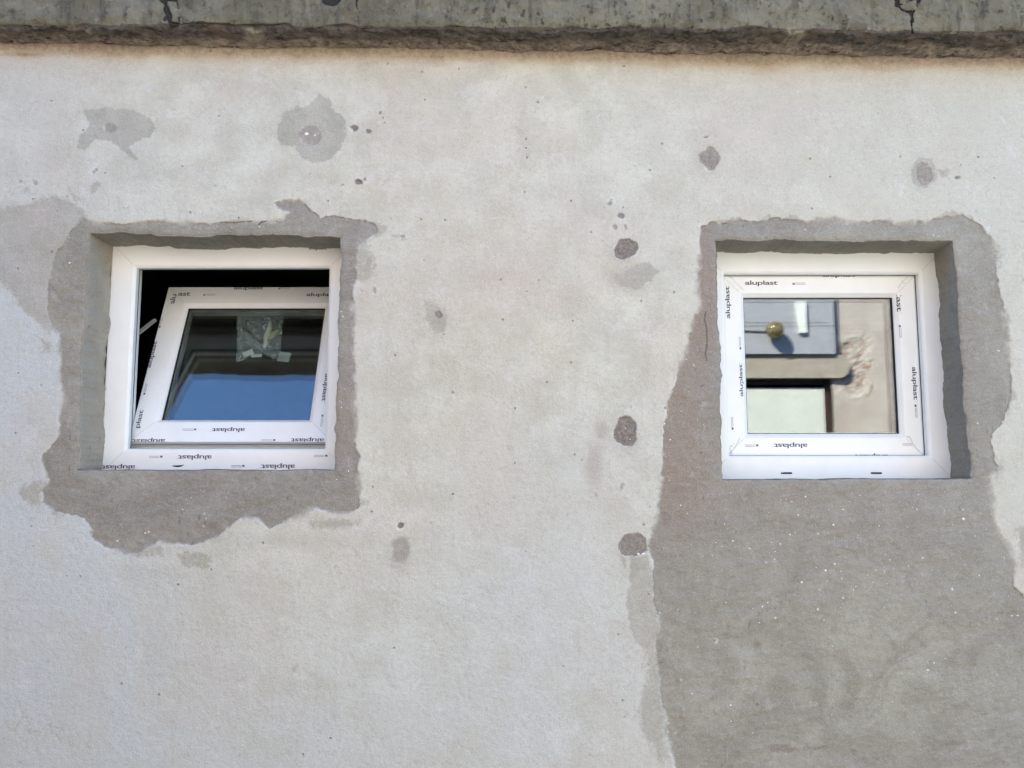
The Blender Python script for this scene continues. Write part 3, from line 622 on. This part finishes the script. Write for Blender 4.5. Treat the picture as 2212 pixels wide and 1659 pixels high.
    qq = np.concatenate([qq, np.stack([jj[:-1], ii[:-1,0], ii[1:,0], jj[1:]], -1)])
    m = bpy.data.meshes.new('cornice'); m.from_pydata(VV.tolist(), [], qq.tolist()); m.materials.append(M_conc)
    m.polygons.foreach_set('use_smooth', [True]*len(m.polygons))
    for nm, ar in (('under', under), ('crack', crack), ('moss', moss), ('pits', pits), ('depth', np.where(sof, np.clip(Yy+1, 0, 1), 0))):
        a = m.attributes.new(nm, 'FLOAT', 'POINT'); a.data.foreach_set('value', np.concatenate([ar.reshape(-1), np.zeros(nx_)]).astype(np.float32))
    m.update(); o = bpy.data.objects.new('cornice', m); C.objects.link(o); o.parent = house; o.location = (0, -.15, 0)
    o['label'] = 'grey cracked concrete cornice with a crumbling dark underside'
build_cornice()

# back walls, room and roof behind the front
b = MB()
b.box(-4.0, -3.75, .31, 4.0, -.05, 2.78); b.box(3.75, 4.0, .31, 4.0, -.05, 2.78); b.box(-3.75, 3.75, 3.75, 4.0, -.05, 2.78)
b.box(-3.75, -3.70, .31, 3.75, -.05, 2.78, 1)
b.build('side_wall', [simple('side_render', (.42, .40, .36), (.48, .45, .41), .9, .1, scale=3, bump=.003), M_dark], house)
b = MB()
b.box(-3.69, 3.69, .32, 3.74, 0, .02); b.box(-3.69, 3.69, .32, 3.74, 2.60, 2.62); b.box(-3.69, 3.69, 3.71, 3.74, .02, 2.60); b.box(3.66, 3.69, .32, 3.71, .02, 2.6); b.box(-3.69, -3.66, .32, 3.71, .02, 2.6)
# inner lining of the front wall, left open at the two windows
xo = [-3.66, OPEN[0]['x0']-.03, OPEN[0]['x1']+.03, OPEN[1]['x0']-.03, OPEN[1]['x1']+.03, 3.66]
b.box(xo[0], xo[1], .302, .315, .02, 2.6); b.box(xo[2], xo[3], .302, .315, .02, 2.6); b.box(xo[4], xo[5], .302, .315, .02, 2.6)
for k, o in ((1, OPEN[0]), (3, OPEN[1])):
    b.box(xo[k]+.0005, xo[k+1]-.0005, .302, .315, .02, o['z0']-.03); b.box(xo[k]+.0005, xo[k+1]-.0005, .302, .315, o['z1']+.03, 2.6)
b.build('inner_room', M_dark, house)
b = MB(); b.box(-4.2, 4.2, -.02, 4.1, 2.84, 2.92)
b.build('roof', simple('bitumen_roof', (.07, .065, .06), (.10, .09, .08), .95, .1, bump=.004), house)

# ------------------------------------------------------------------ printed lettering
_tc = {}
def glyphs(s):
    if s not in _tc:
        cu = bpy.data.curves.new('txt', 'FONT'); cu.body = s; cu.size = 1; cu.offset = .012; cu.resolution_u = 4; cu.fill_mode = 'FRONT'; cu.space_character = .93
        ob = bpy.data.objects.new('txt', cu); C.objects.link(ob); dg = bpy.context.evaluated_depsgraph_get(); dg.update()
        m = bpy.data.meshes.new_from_object(ob.evaluated_get(dg))
        vs = np.array([v.co[:2] for v in m.vertices]); fs = [tuple(p.vertices) for p in m.polygons]
        bpy.data.objects.remove(ob); lo = vs.min(0); hi = vs.max(0)
        _tc[s] = ((vs-(lo+hi)/2)/(hi-lo), fs)
    return _tc[s]
TW, TH = .0885, .0158
class Print:
    """collects lettering on one flat face (local xz plane, outside is -y)"""
    def __init__(s, y, M): s.y = y; s.M = M; s.b = MB()
    def _put(s, pts, faces, c, rot, clip, m):
        cs, sn = math.cos(R(rot)), math.sin(R(rot))
        P = [(c[0]+a*cs-q*sn, s.y, c[1]+a*sn+q*cs) for a, q in pts]
        if clip:
            bm = bmesh.new(); vv = [bm.verts.new(p) for p in P]
            for f in faces:
                try: bm.faces.new([vv[i] for i in f])
                except ValueError: pass
            x0, x1, z0, z1 = clip
            for co, no in (((x0,0,0),(-1,0,0)), ((x1,0,0),(1,0,0)), ((0,0,z0),(0,0,-1)), ((0,0,z1),(0,0,1))):
                bmesh.ops.bisect_plane(bm, geom=bm.verts[:]+bm.edges[:]+bm.faces[:], plane_co=co, plane_no=no, clear_outer=True)
            bm.verts.index_update(); P = [v.co.copy() for v in bm.verts]; faces = [tuple(v.index for v in f.verts) for f in bm.faces]; bm.free()
        if faces: s.b.add(P, faces, m)
    def loc(s, px, py):
        M2 = s.M @ Matrix.Translation((0, s.y, 0)); return plane_at(px, py, M2)
    def text(s, px, py, rot=0, word='aluplast', w=TW, h=TH, clip=None, c=None):
        g, f = glyphs(word); c = c or s.loc(px, py); s._put([(a*w, q*h) for a, q in g], f, c, rot, clip, 0)
        if word.endswith('last') and w > .03:        # tiny registered mark after the word
            s._put([(w/2+.0035+.0011*math.cos(t), h*.30+.0011*math.sin(t)) for t in [k*1.0472 for k in range(6)]], [tuple(range(6))], c, rot, clip, 1)
    def logo(s, px, py, rot=0, clip=None, c=None):
        c = c or s.loc(px, py)
        s._put([(-.0175,-.0032),(-.0115,-.0032),(-.0115,.0032),(-.0150,.0004),(-.0175,.0032)], [(0,1,2,3,4)], c, rot, clip, 0)
        for q in (-.0019, .0019):
            k = -.0090
            while k < .017:
                l = rng.uniform(.0014, .0034); s._put([(k,q-.0009),(k+l,q-.0009),(k+l,q+.0009),(k,q+.0009)], [(0,1,2,3)], c, rot, clip, 1); k += l+.0007
    def build(s, part):                              # the print becomes part of the plastic's own mesh
        me = part.data; T = parent_matrix(part).inverted() @ s.M; bm = bmesh.new(); bm.from_mesh(me)
        k0 = len(me.materials); me.materials.append(M_ink); me.materials.append(M_ink2)
        vv = [bm.verts.new(T @ p) for p in s.b.v]
        for f, m in zip(s.b.f, s.b.m):
            try: bm.faces.new([vv[i] for i in f]).material_index = k0+m
            except ValueError: pass
        bm.to_mesh(me); bm.free()

# ------------------------------------------------------------------ windows
WF, HF, MW = .522, .487, .068          # clear opening of the outer frame, and its face width
FD = .070                              # frame depth
def outer_frame(cx, z0, name):
    """outer frame; local origin at the bottom centre of the clear opening, face at y=0"""
    M = Matrix.Translation((cx, FRAME_Y, z0))
    prof = [(0,.003),(.002,.0008),(.005,0),(MW-.008,0),(MW-.005,.0012),(MW-.0005,.0052),(MW,.0075),(MW,.0195),(MW-.003,.0200),(MW-.014,.0235),(MW-.014,FD-.004),(MW-.017,FD),(0,FD)]
    b = MB(); b.profile_frame(-WF/2-MW, WF/2+MW, -MW, HF+MW, prof)
    return b, M
def shadow_rubber(parent, M):  # rubber made black to draw the shadow gap round the sash
    g = MB(); g.profile_frame(-WF/2-MW, WF/2+MW, -MW, HF+MW, [(MW-.010,.0202),(MW-.0006,.0197),(MW+.0012,.0215),(MW-.0004,.0240),(MW-.010,.0240)])
    return g.build('shadow_gasket', M_gasket, parent, M=M)
def corner_seams(b, x0, x1, z0, z1, u0, u1, y, wd=.0006, m=1):
    for sx, sz, X, Z in ((1,1,x0,z0),(-1,1,x1,z0),(-1,-1,x1,z1),(1,-1,x0,z1)):
        p, q = (X+sx*u0, Z+sz*u0), (X+sx*u1, Z+sz*u1); n = (-sz*wd*.7, sx*wd*.7)
        b.add([(p[0]-n[0], y, p[1]-n[1]), (q[0]-n[0], y, q[1]-n[1]), (q[0]+n[0], y, q[1]+n[1]), (p[0]+n[0], y, p[1]+n[1])], [(0,1,2,3)], m)
OV = .012; SW, SH = WF+2*OV, HF+2*OV; SD = .058
GW = .0705                             # sash member from its outer edge to the glass line
def make_sash(parent, M, label):
    """local origin: bottom centre of the sash, outer face at y=0"""
    b = MB()
    prof = [(0,.002),(.0015,0),(GW-.0125,0),(GW-.0105,.0006),(GW-.002,.0075),(GW,.0100),(GW,.0160),(GW-.012,.0162),(GW-.012,.044),(GW-.001,.0442),(GW-.001,.050),(GW-.012,SD),
            (-.012,SD),(-.012,.044),(-.006,.043),(-.006,.036),(0,.035),(0,.026),(.004,.024),(.004,.018),(0,.016)]
    b.profile_frame(-SW/2, SW/2, 0, SH, prof)
    corner_seams(b, -SW/2, SW/2, 0, SH, .002, GW-.013, -.0003)
    sash = b.build('sash', [M_upvc, M_seam], parent, M=M); sash['label'] = label
    x0, x1, z0, z1 = -SW/2, SW/2, 0, SH
    g = MB()                                         # glazing gasket and the rubbers of the outer edge
    g.profile_frame(x0+GW-.0006, x1-GW+.0006, z0+GW-.0006, z1-GW+.0006, [(0,.0118),(.0022,.0122),(.0026,.0172),(0,.0172)])
    g.profile_frame(x0-.0065, x1+.0065, z0-.0065, z1+.0065, [(0,.0372),(.0035,.0362),(.0035,.0425),(0,.0425)])
    g.profile_frame(x0+.0012, x1-.0012, z0+.0012, z1-.0012, [(0,.0185),(.0026,.0185),(.0026,.0235),(0,.0235)], 1)
    rb = g.build('gasket', [M_gasket, M_ggrey], parent, M=M)
    sp = MB(); sp.profile_frame(x0+GW-.008, x1-GW+.008, z0+GW-.008, z1-GW+.008, [(0,.0215),(.0125,.0215),(.0125,.0365),(0,.0365)])
    sp.build('glazing_spacer', M_alu, parent, M=M)
    p = MB(); gx0, gx1, gz0, gz1 = x0+GW-.009, x1-GW+.009, z0+GW-.009, z1-GW+.009
    for ya in (.0174, .0368):
        p.box(gx0, gx1, ya, ya+.004, gz0, gz1)
    p.build('glass_pane', M_glass, parent, M=M)
    return sash

# ---- right window, closed
rc = (at(1570,785,FRAME_Y).x + at(1996,785,FRAME_Y).x)/2; rz = at(1780,984,FRAME_Y).z
b, M = outer_frame(rc, rz, 'window')
corner_seams(b, -WF/2-MW, WF/2+MW, -MW, HF+MW, .010, MW-.009, -.0003)
for px in (1699, 1893):                              # drainage slots, flat black ovals with the recess shade put into their colour
    c = plane_at(px, 1022, M); n = 8; L = .0125; r = .0024; ring = []
    for k in range(n+1): a = -math.pi/2+math.pi*k/n; ring.append((c[0]+L+r*math.cos(a), -.0004, c[1]+r*math.sin(a)))
    for k in range(n+1): a = math.pi/2+math.pi*k/n; ring.append((c[0]-L+r*math.cos(a), -.0004, c[1]+r*math.sin(a)))
    b.add(ring, [tuple(range(len(ring)))], 2)
win_r = b.build('window', [M_upvc, M_seam, M_gasket], house, M=M)
win_r['label'] = 'closed white window whose pane mirrors a lamp and a door'
shadow_rubber(win_r, M)
MS = Matrix.Translation((rc, FRAME_Y+.0245, rz-OV))
sash_r = make_sash(win_r, MS, 'shut white sash covered with grey print')
P = Print(-.0005, MS)
xl, xr, zb_, zt = -SW/2+OV, SW/2-OV, OV, SH-OV
P.text(1644.6, 612); P.logo(1726, 612.6)
P.text(0, 0, c=(P.loc(1812, 591)[0], SH-.0105))
P.text(1572.9, 652.9, 90, clip=(-SW/2, 0, 0, SH)); P.logo(1581.6, 914, 90)
P.logo(1979, 888, -90); P.text(1975.4, 828, -90)
P.text(1708, 961.8, 180); P.logo(1624, 962.7, 180); P.logo(1963.7, 960, 180, clip=(-1, P.loc(1972, 960)[0], 0, 1))
P.text(0, 0, 180, c=(P.loc(1882.7, 982)[0], .0105)); P.logo(0, 0, 180, c=(P.loc(1800, 982)[0], .0100))
P.build(sash_r)
# print that runs over the sloping glazing edge
P2 = Print(.0, MS @ Matrix.Translation((0, .0, 0)))
P2.text(1601.5, 821, 90, h=.0125); P2.logo(1598.5, 741, 90)
P2.text(1942.5, 655, -90, word='last', w=.046, h=.0125); P2.logo(1945, 716, -90)
for v in P2.b.v: v.y = -.0004 + max(0, (abs(v.x) - (SW/2-GW+.0105)) * -1) * .82
P2.build(sash_r)
# loose protective film curling at the mitres
M_edge = simple('film_edge', (.36, .35, .33), (.48, .47, .45), .5, .3)
for pts in ([(1565,592),(1574,597),(1582,602),(1588,610),(1597,618),(1606,626)], [(1574,982),(1580,976),(1588,965),(1594,955),(1598,946)], [(1583,985),(1578,974),(1576,968),(1581,962)],
            [(1966,590),(1958,601),(1947,611),(1940,622)], [(1960,943),(1967,948),(1972,958),(1982,972),(1994,983)], [(1956,944),(1964,942),(1967,947)], [(1948,606),(1950,612),(1956,612)], [(1577,962),(1581,964),(1586,958)]):
    q = [P.loc(*p) for p in pts]
    q = [(a, -.0012-.0008*math.sin(k*2), c) for k, (a, c) in enumerate(q)]; cl = MB(); cl.tube(q, .00045, 5); cl.build('peeling_film', M_edge, win_r, M=MS)

# ---- left window, sash tilted in
lc = (at(280,772,FRAME_Y).x + at(710,772,FRAME_Y).x)/2; lz = at(480,969,FRAME_Y).z
b, M = outer_frame(lc, lz, 'window')
corner_seams(b, -WF/2-MW, WF/2+MW, -MW, HF+MW, .010, MW-.009, -.0003)
bl = plane_at(385, 1006.5, M)                        # dark tar blot low on the frame
b.add([(bl[0]+dx, -.0006, bl[1]+dz) for dx, dz in ((-.017,.001),(-.012,-.002),(-.002,-.003),(.008,-.002),(.012,.003),(.017,.003),(.010,.0),(.004,.002),(-.006,.0015))], [tuple(range(9))], 2)
win_l = b.build('window', [M_upvc, M_seam, M_gasket], house, M=M)
win_l['label'] = 'white window with its sash tilted inwards, blue sky in the pane'
P = Print(-.0006, M)
P.text(421, 987, 180); P.logo(336.7, 987, 180); P.logo(693, 985, 180); P.text(600.5, 1007, 180); P.logo(513.7, 1007, 180); P.text(255.5, 1008.5, 180)
P.text(687, 535.7, 0, w=.05)
P.build(win_l)
shadow_rubber(win_l, M)
TILT = R(23.3)
hy, hz = FRAME_Y+.0240+.055, lz-OV+.006
MS = Matrix.Translation((lc, hy, hz)) @ Matrix.Rotation(-TILT, 4, 'X') @ Matrix.Translation((0, -.055, .003))
sash_l = make_sash(win_l, MS, 'sash leaning back into the room')
P = Print(-.0005, MS)
full = (-SW/2+.0005, SW/2-.0005, .0005, SH-.0005)
P.text(0, 0, word='alu', w=.034, rot=90, c=(P.loc(373.4,646)[0], P.loc(373,646)[1]), clip=full); P.text(398, 635, word='ast', w=.036, h=.0130); P.logo(452, 636.5)
P.text(0, 0, c=(P.loc(537.5,620)[0], SH-.0055), clip=full); P.logo(0, 0, c=(P.loc(614.8,620)[0], SH-.0060), clip=full)
P.text(694, 637, clip=full)
P.text(0, 0, 90, c=(-SW/2+.0050, P.loc(327.6,765.6)[1]), clip=full); P.logo(0, 0, 90, c=(-SW/2+.0042, P.loc(341,697)[1]), clip=full); P.logo(0, 0, 90, c=(-SW/2+.0100, P.loc(331,840.6)[1]), clip=full)
P.text(0, 0, 90, c=(-SW/2+.0100+.006, P.loc(318,905)[1]), word='plast', w=.055, clip=full)
P.text(493.4, 928, 180); P.logo(409.6, 928, 180)
P.text(0, 0, 180, c=(P.loc(322,947)[0], .0040), clip=full); P.text(0, 0, 180, c=(P.loc(664.6,947)[0], .0060), clip=full); P.logo(0, 0, 180, c=(P.loc(581,947.7)[0], .0045), clip=full)
P.text(702, 836.5, -90); P.logo(695.5, 908, -90)
P.build(sash_l)
# stay arm between jamb and sash
a = Vector(at(289, 727, .205)); c = Vector(at(334, 692, .300)); d = (c-a).normalized(); up = d.cross(Vector((0,1,0))).normalized()*.0065; th = d.cross(up).normalized()*.0012
b = MB(); v = []
for p in (a, c):
    for s1, s2 in ((1,1),(-1,1),(-1,-1),(1,-1)): v.append(p+up*s1+th*s2)
b.add(v, [(3,2,1,0),(4,5,6,7),(0,1,5,4),(1,2,6,5),(2,3,7,6),(3,0,4,7)])
for p in (a, c): b.tube([p-th*2.5, p+th*2.5], .0045, 10)
b.build('stay_arm', M_steel, win_l)

# ------------------------------------------------------------------ bag of fittings hanging behind the tilted pane
def build_bag():
    MB_ = MS @ Matrix.Translation((0, .0455, 0))
    tl = plane_at(511, 672, MB_); tr = plane_at(611, 674, MB_); bl_ = plane_at(508, 778, MB_); br = plane_at(602, 772, MB_)
    bag = empty('plastic_bag', MB_ @ Vector((sum(p[0] for p in (tl,tr,bl_,br))/4, 0, bl_[1])))
    tag(bag, 'clear crumpled plastic bag of fittings hanging behind the tilted pane', 'plastic bag')
    n = 46; r = np.random.RandomState(3)
    for side in (0, 1):
        v, f = [], []
        for i in range(n):
            for j in range(n):
                s, t = i/(n-1), j/(n-1)
                X = (bl_[0]*(1-s)+br[0]*s)*(1-t) + (tl[0]*(1-s)+tr[0]*s)*t
                Z = (bl_[1]*(1-s)+br[1]*s)*(1-t) + (tl[1]*(1-s)+tr[1]*s)*t
                Z -= (1-t)**2*(-.020*math.sin(s*math.pi)+.004*math.sin(s*9)) 
                bul = math.sin(s*math.pi)**.6*math.sin(min(1, (1-t)*1.15)*math.pi)**.7*.016
                cr = float(abs(fbm(np.array([X*1.0+t*.05]), np.array([Z*.6]), 38, 90+side, 4)[0]))*.016
                fold = .006*abs(math.sin((s*3.2+t*1.3+(t*t)*2)*math.pi))
                Y = .004 + (bul if side else 0) + cr*(1 if side else .6) + fold
                v.append((X, Y, Z))
        for i in range(n-1):
            for j in range(n-1): f.append((i*n+j, (i+1)*n+j, (i+1)*n+j+1, i*n+j+1))
        if side == 0: V0, F0 = v, f
        else: F0 = F0+[tuple(q+len(V0) for q in p) for p in f]; V0 = V0+v
    mesh_obj('bag_film', V0, F0, M_film, bag, False, MB_)
    def card(cx, cy, w, h, rot, yy, mat, name, thick=.0016):
        c = plane_at(cx, cy, MB_); cs, sn = math.cos(R(rot)), math.sin(R(rot)); m = MB(); pts = []
        for k, (p, q) in enumerate(((-w/2,-h/2),(w/2,-h/2),(w/2,h/2),(-w/2,h/2))): pts.append((c[0]+p*cs-q*sn, c[1]+p*sn+q*cs))
        for a, bq in zip(pts, (0,.0004,.0016,.0008)): m.v.append(Vector((a[0], yy+bq, a[1])))
        for a, bq in zip(pts, (0,.0004,.0016,.0008)): m.v.append(Vector((a[0], yy+bq+thick, a[1])))
        m.f = [(0,1,2,3),(7,6,5,4),(0,4,5,1),(1,5,6,2),(2,6,7,3),(3,7,4,0)]; m.m = [0]*6
        return m.build(name, mat, bag, M=MB_)
    card(536, 763, .030, .019, 28, -.0012, M_label, 'paper_label'); card(554, 768, .030, .011, 3, -.0004, M_label, 'paper_label')
    m = MB()                                         # yellowed lever handle cover and pale fittings in the bag
    def pl(a, b, yy): q = plane_at(a, b, MB_); return (q[0], yy, q[1])
    m.tube([pl(598,708,.012), pl(590,716,.012), pl(580,724,.013), pl(572,735,.013)], [.004,.0075,.0085,.006], 10)
    m.build('handle_cover', M_yellow, bag, M=MB_)
    m = MB(); m.tube([pl(582,688,.012), pl(580,705,.012), pl(574,722,.013), pl(572,738,.014), pl(566,752,.013)], [.005,.009,.010,.008,.005], 10, 0)
    m.build('white_fitting', M_label, bag, True, MB_)
    st = card(614, 771, .034, .032, -8, -.0012, simple('grey_card', (.50, .53, .52), (.42, .45, .45), .7, .2), 'sticker', .0006)
    mw = st.matrix_world.copy(); st.parent = None; st.matrix_parent_inverse = Matrix(); st.matrix_basis = MB_
    tag(st, 'pale grey square sticker on the tilted pane, right of the plastic bag', 'sticker')
build_bag()

# ------------------------------------------------------------------ the yard and the house across it (seen mirrored in the panes)
M_ground = simple('trodden_earth', (.21, .195, .165), (.28, .262, .22), .95, .1, scale=2.5, bump=.01, bscale=40)
g = MB(); g.add([(-60,-60,0),(60,-60,0),(60,60,0),(-60,60,0)], [(0,1,2,3)]); tag(g.build('ground', M_ground), kind='structure')
YO = -3.30
def mir(px, py, yo=YO):                              # measured point in the closed pane -> point on the facing house
    d = ray(px, py); yp = FRAME_Y+.0215+.0025+.0195; t = (2+yp)/d.y; t2 = (yp-yo)/d.y
    return d.x*(t+t2), HZ+d.z*(t+t2)
oh = tag(empty('facing_house', (1.5, YO-.1, 0)), 'sunlit house across the yard, mirrored in the closed window', 'house')
t_ = NT('facing_render')
bg_ = t_.noise(6, 4); md = t_.noise(40, 5, .65)
cc = t_.mix(t_.ramp(bg_, .35, .65), (.44, .37, .335), (.52, .45, .405)); cc = t_.mix(t_.ramp(md, .55, .7, 0, .5), cc, (.30, .25, .22)); br = t_.attr('broken'); cc = t_.mix(t_.math('MULTIPLY', br, t_.ramp(md, .35, .6)), cc, t_.mix(t_.ramp(t_.noise(22, 3), .45, .55), (.34, .20, .15), (.54, .48, .42))); t_.bump(t_.math('ADD', md, t_.math('MULTIPLY', t_.math('MULTIPLY', br, t_.noise(26, 4, .7)), 4)), .006, .8)
M_face = t_.fin(cc, .93, .1)
M_fascia = simple('blue_grey_board', (.335, .33, .36), (.37, .365, .395), .6, .3, scale=8)
M_beam = simple('cement_lintel', (.34, .285, .235), (.40, .345, .29), .9, .1, scale=20, bump=.002)
M_door = simple('cream_door', (.60, .60, .55), (.65, .65, .59), .5, .3, scale=5)
M_brown = simple('dark_wood', (.045, .025, .018), (.07, .04, .03), .6, .3)
xR, _ = mir(1795, 700); _, zP = mir(1700, 768); _, zL = mir(1700, 817); _, zD = mir(1700, 834); xD, _ = mir(1787, 880); xW, _ = mir(1801, 880)
xLft = xR-1.15
# facade as a grid with a broken hollow beside the lintel end
def facade():
    XS = np.unique(np.concatenate([np.linspace(-5.5, xLft, 20), np.linspace(xLft, xW, 30), np.linspace(xW, xW+1.2, 260), np.linspace(xW+1.2, 3.4, 12)]))
    ZS = np.unique(np.concatenate([np.linspace(-.05, zD-.4, 12), np.linspace(zD-.4, zP+.5, 230), np.linspace(zP+.5, 3.77, 8), [zP]]))
    gx, gz = np.meshgrid(XS, ZS, indexing='ij')
    cxh, czh = mir(1838, 800); q = np.hypot((gx-cxh+.1*vnoise(gx,gz,8,1))/.17, (gz-czh-.03+.1*vnoise(gx,gz,9,2))/.20)
    yy = YO - .018*sstep(1-q, -.15, .35) + .013*fbm(gx, gz, 16, 95, 6, .65)*np.exp(-q*q*1.2) + .01*fbm(gx, gz, 3, 96, 3)
    v = np.stack([gx, yy, gz], -1).reshape(-1, 3); a, c = gx.shape; ii = np.arange(a*c).reshape(a, c)
    qq = np.stack([ii[:-1,:-1], ii[:-1,1:], ii[1:,1:], ii[1:,:-1]], -1)
    mx = (gx[:-1,:-1]+gx[1:,1:])/2; mz = (gz[:-1,:-1]+gz[1:,1:])/2
    k = ~((mx > xLft) & (mx < xW) & (mz < zP))
    o = mesh_obj('wall', v.tolist(), qq[k].tolist(), M_face, oh, True)
    a_ = o.data.attributes.new('broken', 'FLOAT', 'POINT'); a_.data.foreach_set('value', (sstep(1.25-q+.5*fbm(gx, gz, 12, 99, 3), 0, .5)).reshape(-1).astype(np.float32))
facade()
b = MB(); b.box(-5.5, 3.4, YO-3.2, YO-.30, -.05, 3.75); b.box(-5.5, xLft, YO-.30, YO-.06, -.05, 3.75); b.box(xW+.005, 3.4, YO-.30, YO-.10, -.05, 3.75); b.box(xLft, xW, YO-.30, YO-.05, zP, 3.75)
b.build('masonry', M_face, oh)
b = MB(); b.box(-5.7, 3.6, YO-3.4, YO+.08, 3.77, 3.87); b.build('roof', simple('tile_roof', (.20, .10, .07), (.26, .13, .09), .9, .1), oh)
b = MB(); e, _ = mir(1832, 790)
n = 14; ring = [(xLft, zL), (e-.07, zL)] + [(e-.07+.07*math.sin(a), zL+(zP-zL)*(.5-.5*math.cos(a))) for a in [math.pi*k/n for k in range(1, n)]] + [(e-.07, zP-.001), (xLft, zP-.001)]
m_ = len(ring); b.add([(p[0], YO+.04, p[1]) for p in ring]+[(p[0], YO-.28, p[1]) for p in ring], [tuple(range(m_))]+[(i, (i+1) % m_, m_+(i+1) % m_, m_+i) for i in range(m_)])
b.build('lintel', M_beam, oh)
b = MB(); b.box(xLft-.05, xR, YO+.02, YO+.07, zP+.004, zP+.62)
b.box(xLft-.05, xR, YO+.0705, YO+.0715, mir(1700,707)[1]-.003, mir(1700,707)[1], 1); b.box(xLft-.05, xR-.04, YO+.0705, YO+.0715, mir(1700,700)[1]-.002, mir(1700,700)[1], 1)
b.build('fascia_board', [M_fascia, M_brown], oh)
b = MB(); b.profile_frame(xLft+.002, xW-.002, -.3, zL-.002, [(0,YO-.05),(.035,YO-.05),(.035,YO-.20),(0,YO-.20)]); b.build('door_frame', M_brown, oh)
b = MB(); b.box(xLft+.045, xD, YO-.10, YO-.035, .02, zD-.008); dr = b.build('door', M_door, oh)
b = MB(); b.tube([(xLft+.12, YO-.036, 1.05), (xLft+.12, YO+.012, 1.05), (xLft+.24, YO+.012, 1.05)], .009, 8); b.build('handle', M_steel, dr)
b = MB(); b.box(-3.5, -3.25, YO+.02, -.32, -.05, 2.9); b.box(-3.54, -3.21, YO+.02, -.32, 2.903, 2.96)  # unseen wall, added to cut the light coming from the left
tag(b.build('light_block_wall', simple('old_brick', (.16, .10, .075), (.22, .15, .11), .9, .1, scale=12, bump=.006, bscale=30)), 'tall dark brick wall out of view, added left of the windows to block light', 'wall')
# globe lamp on the board
gx_, gz_ = mir(1675.5, 712, YO+.15); lp_ = tag(empty('globe_lamp', (gx_, YO+.07, gz_)), 'brass coloured globe lamp on the blue grey board, mirrored in the closed pane', 'lamp')
bm = bmesh.new(); bmesh.ops.create_uvsphere(bm, u_segments=28, v_segments=18, radius=.062)
gm = bpy.data.meshes.new('globe'); bm.to_mesh(gm); bm.free(); gm.polygons.foreach_set('use_smooth', [True]*len(gm.polygons))
t_ = NT('amber_glass'); gm.materials.append(t_.fin(t_.mix(t_.ramp(t_.noise(40,2),.4,.6), (.30,.22,.10), (.12,.085,.04)), .12, .9, .25))
go = bpy.data.objects.new('globe', gm); C.objects.link(go); go.parent = lp_; go.matrix_parent_inverse = lp_.matrix_basis.inverted(); go.location = (gx_, YO+.15, gz_)
b = MB(); b.tube([(gx_, YO+.071, gz_), (gx_, YO+.084, gz_), (gx_, YO+.095, gz_)], [.034,.034,.02], 16); b.build('mount', M_brown, lp_)
b = MB(); b.tube([(xLft-.05, YO+.078, gz_+.012), (gx_-.2, YO+.078, gz_+.006), (gx_-.03, YO+.08, gz_)], .0045, 6); b.build('cable', M_brown, lp_)
# tapered white strip on the board
b = MB(); x0, z1 = mir(1720, 650, YO+.1); x1, _ = mir(1742, 650, YO+.1); _, z0 = mir(1730, 718, YO+.1)
b.add([(x0+.02,YO+.072,z0),(x1,YO+.072,z0),(x1,YO+.072,z1),(x0,YO+.072,z1),(x0+.02,YO+.10,z0),(x1,YO+.10,z0),(x1,YO+.10,z1),(x0,YO+.10,z1)], [(0,3,2,1),(4,5,6,7),(0,1,5,4),(1,2,6,5),(2,3,7,6),(3,0,4,7)])
tag(b.build('plastic_box', M_label), 'tapered white plastic box on the blue grey board, right of the globe lamp', 'box')
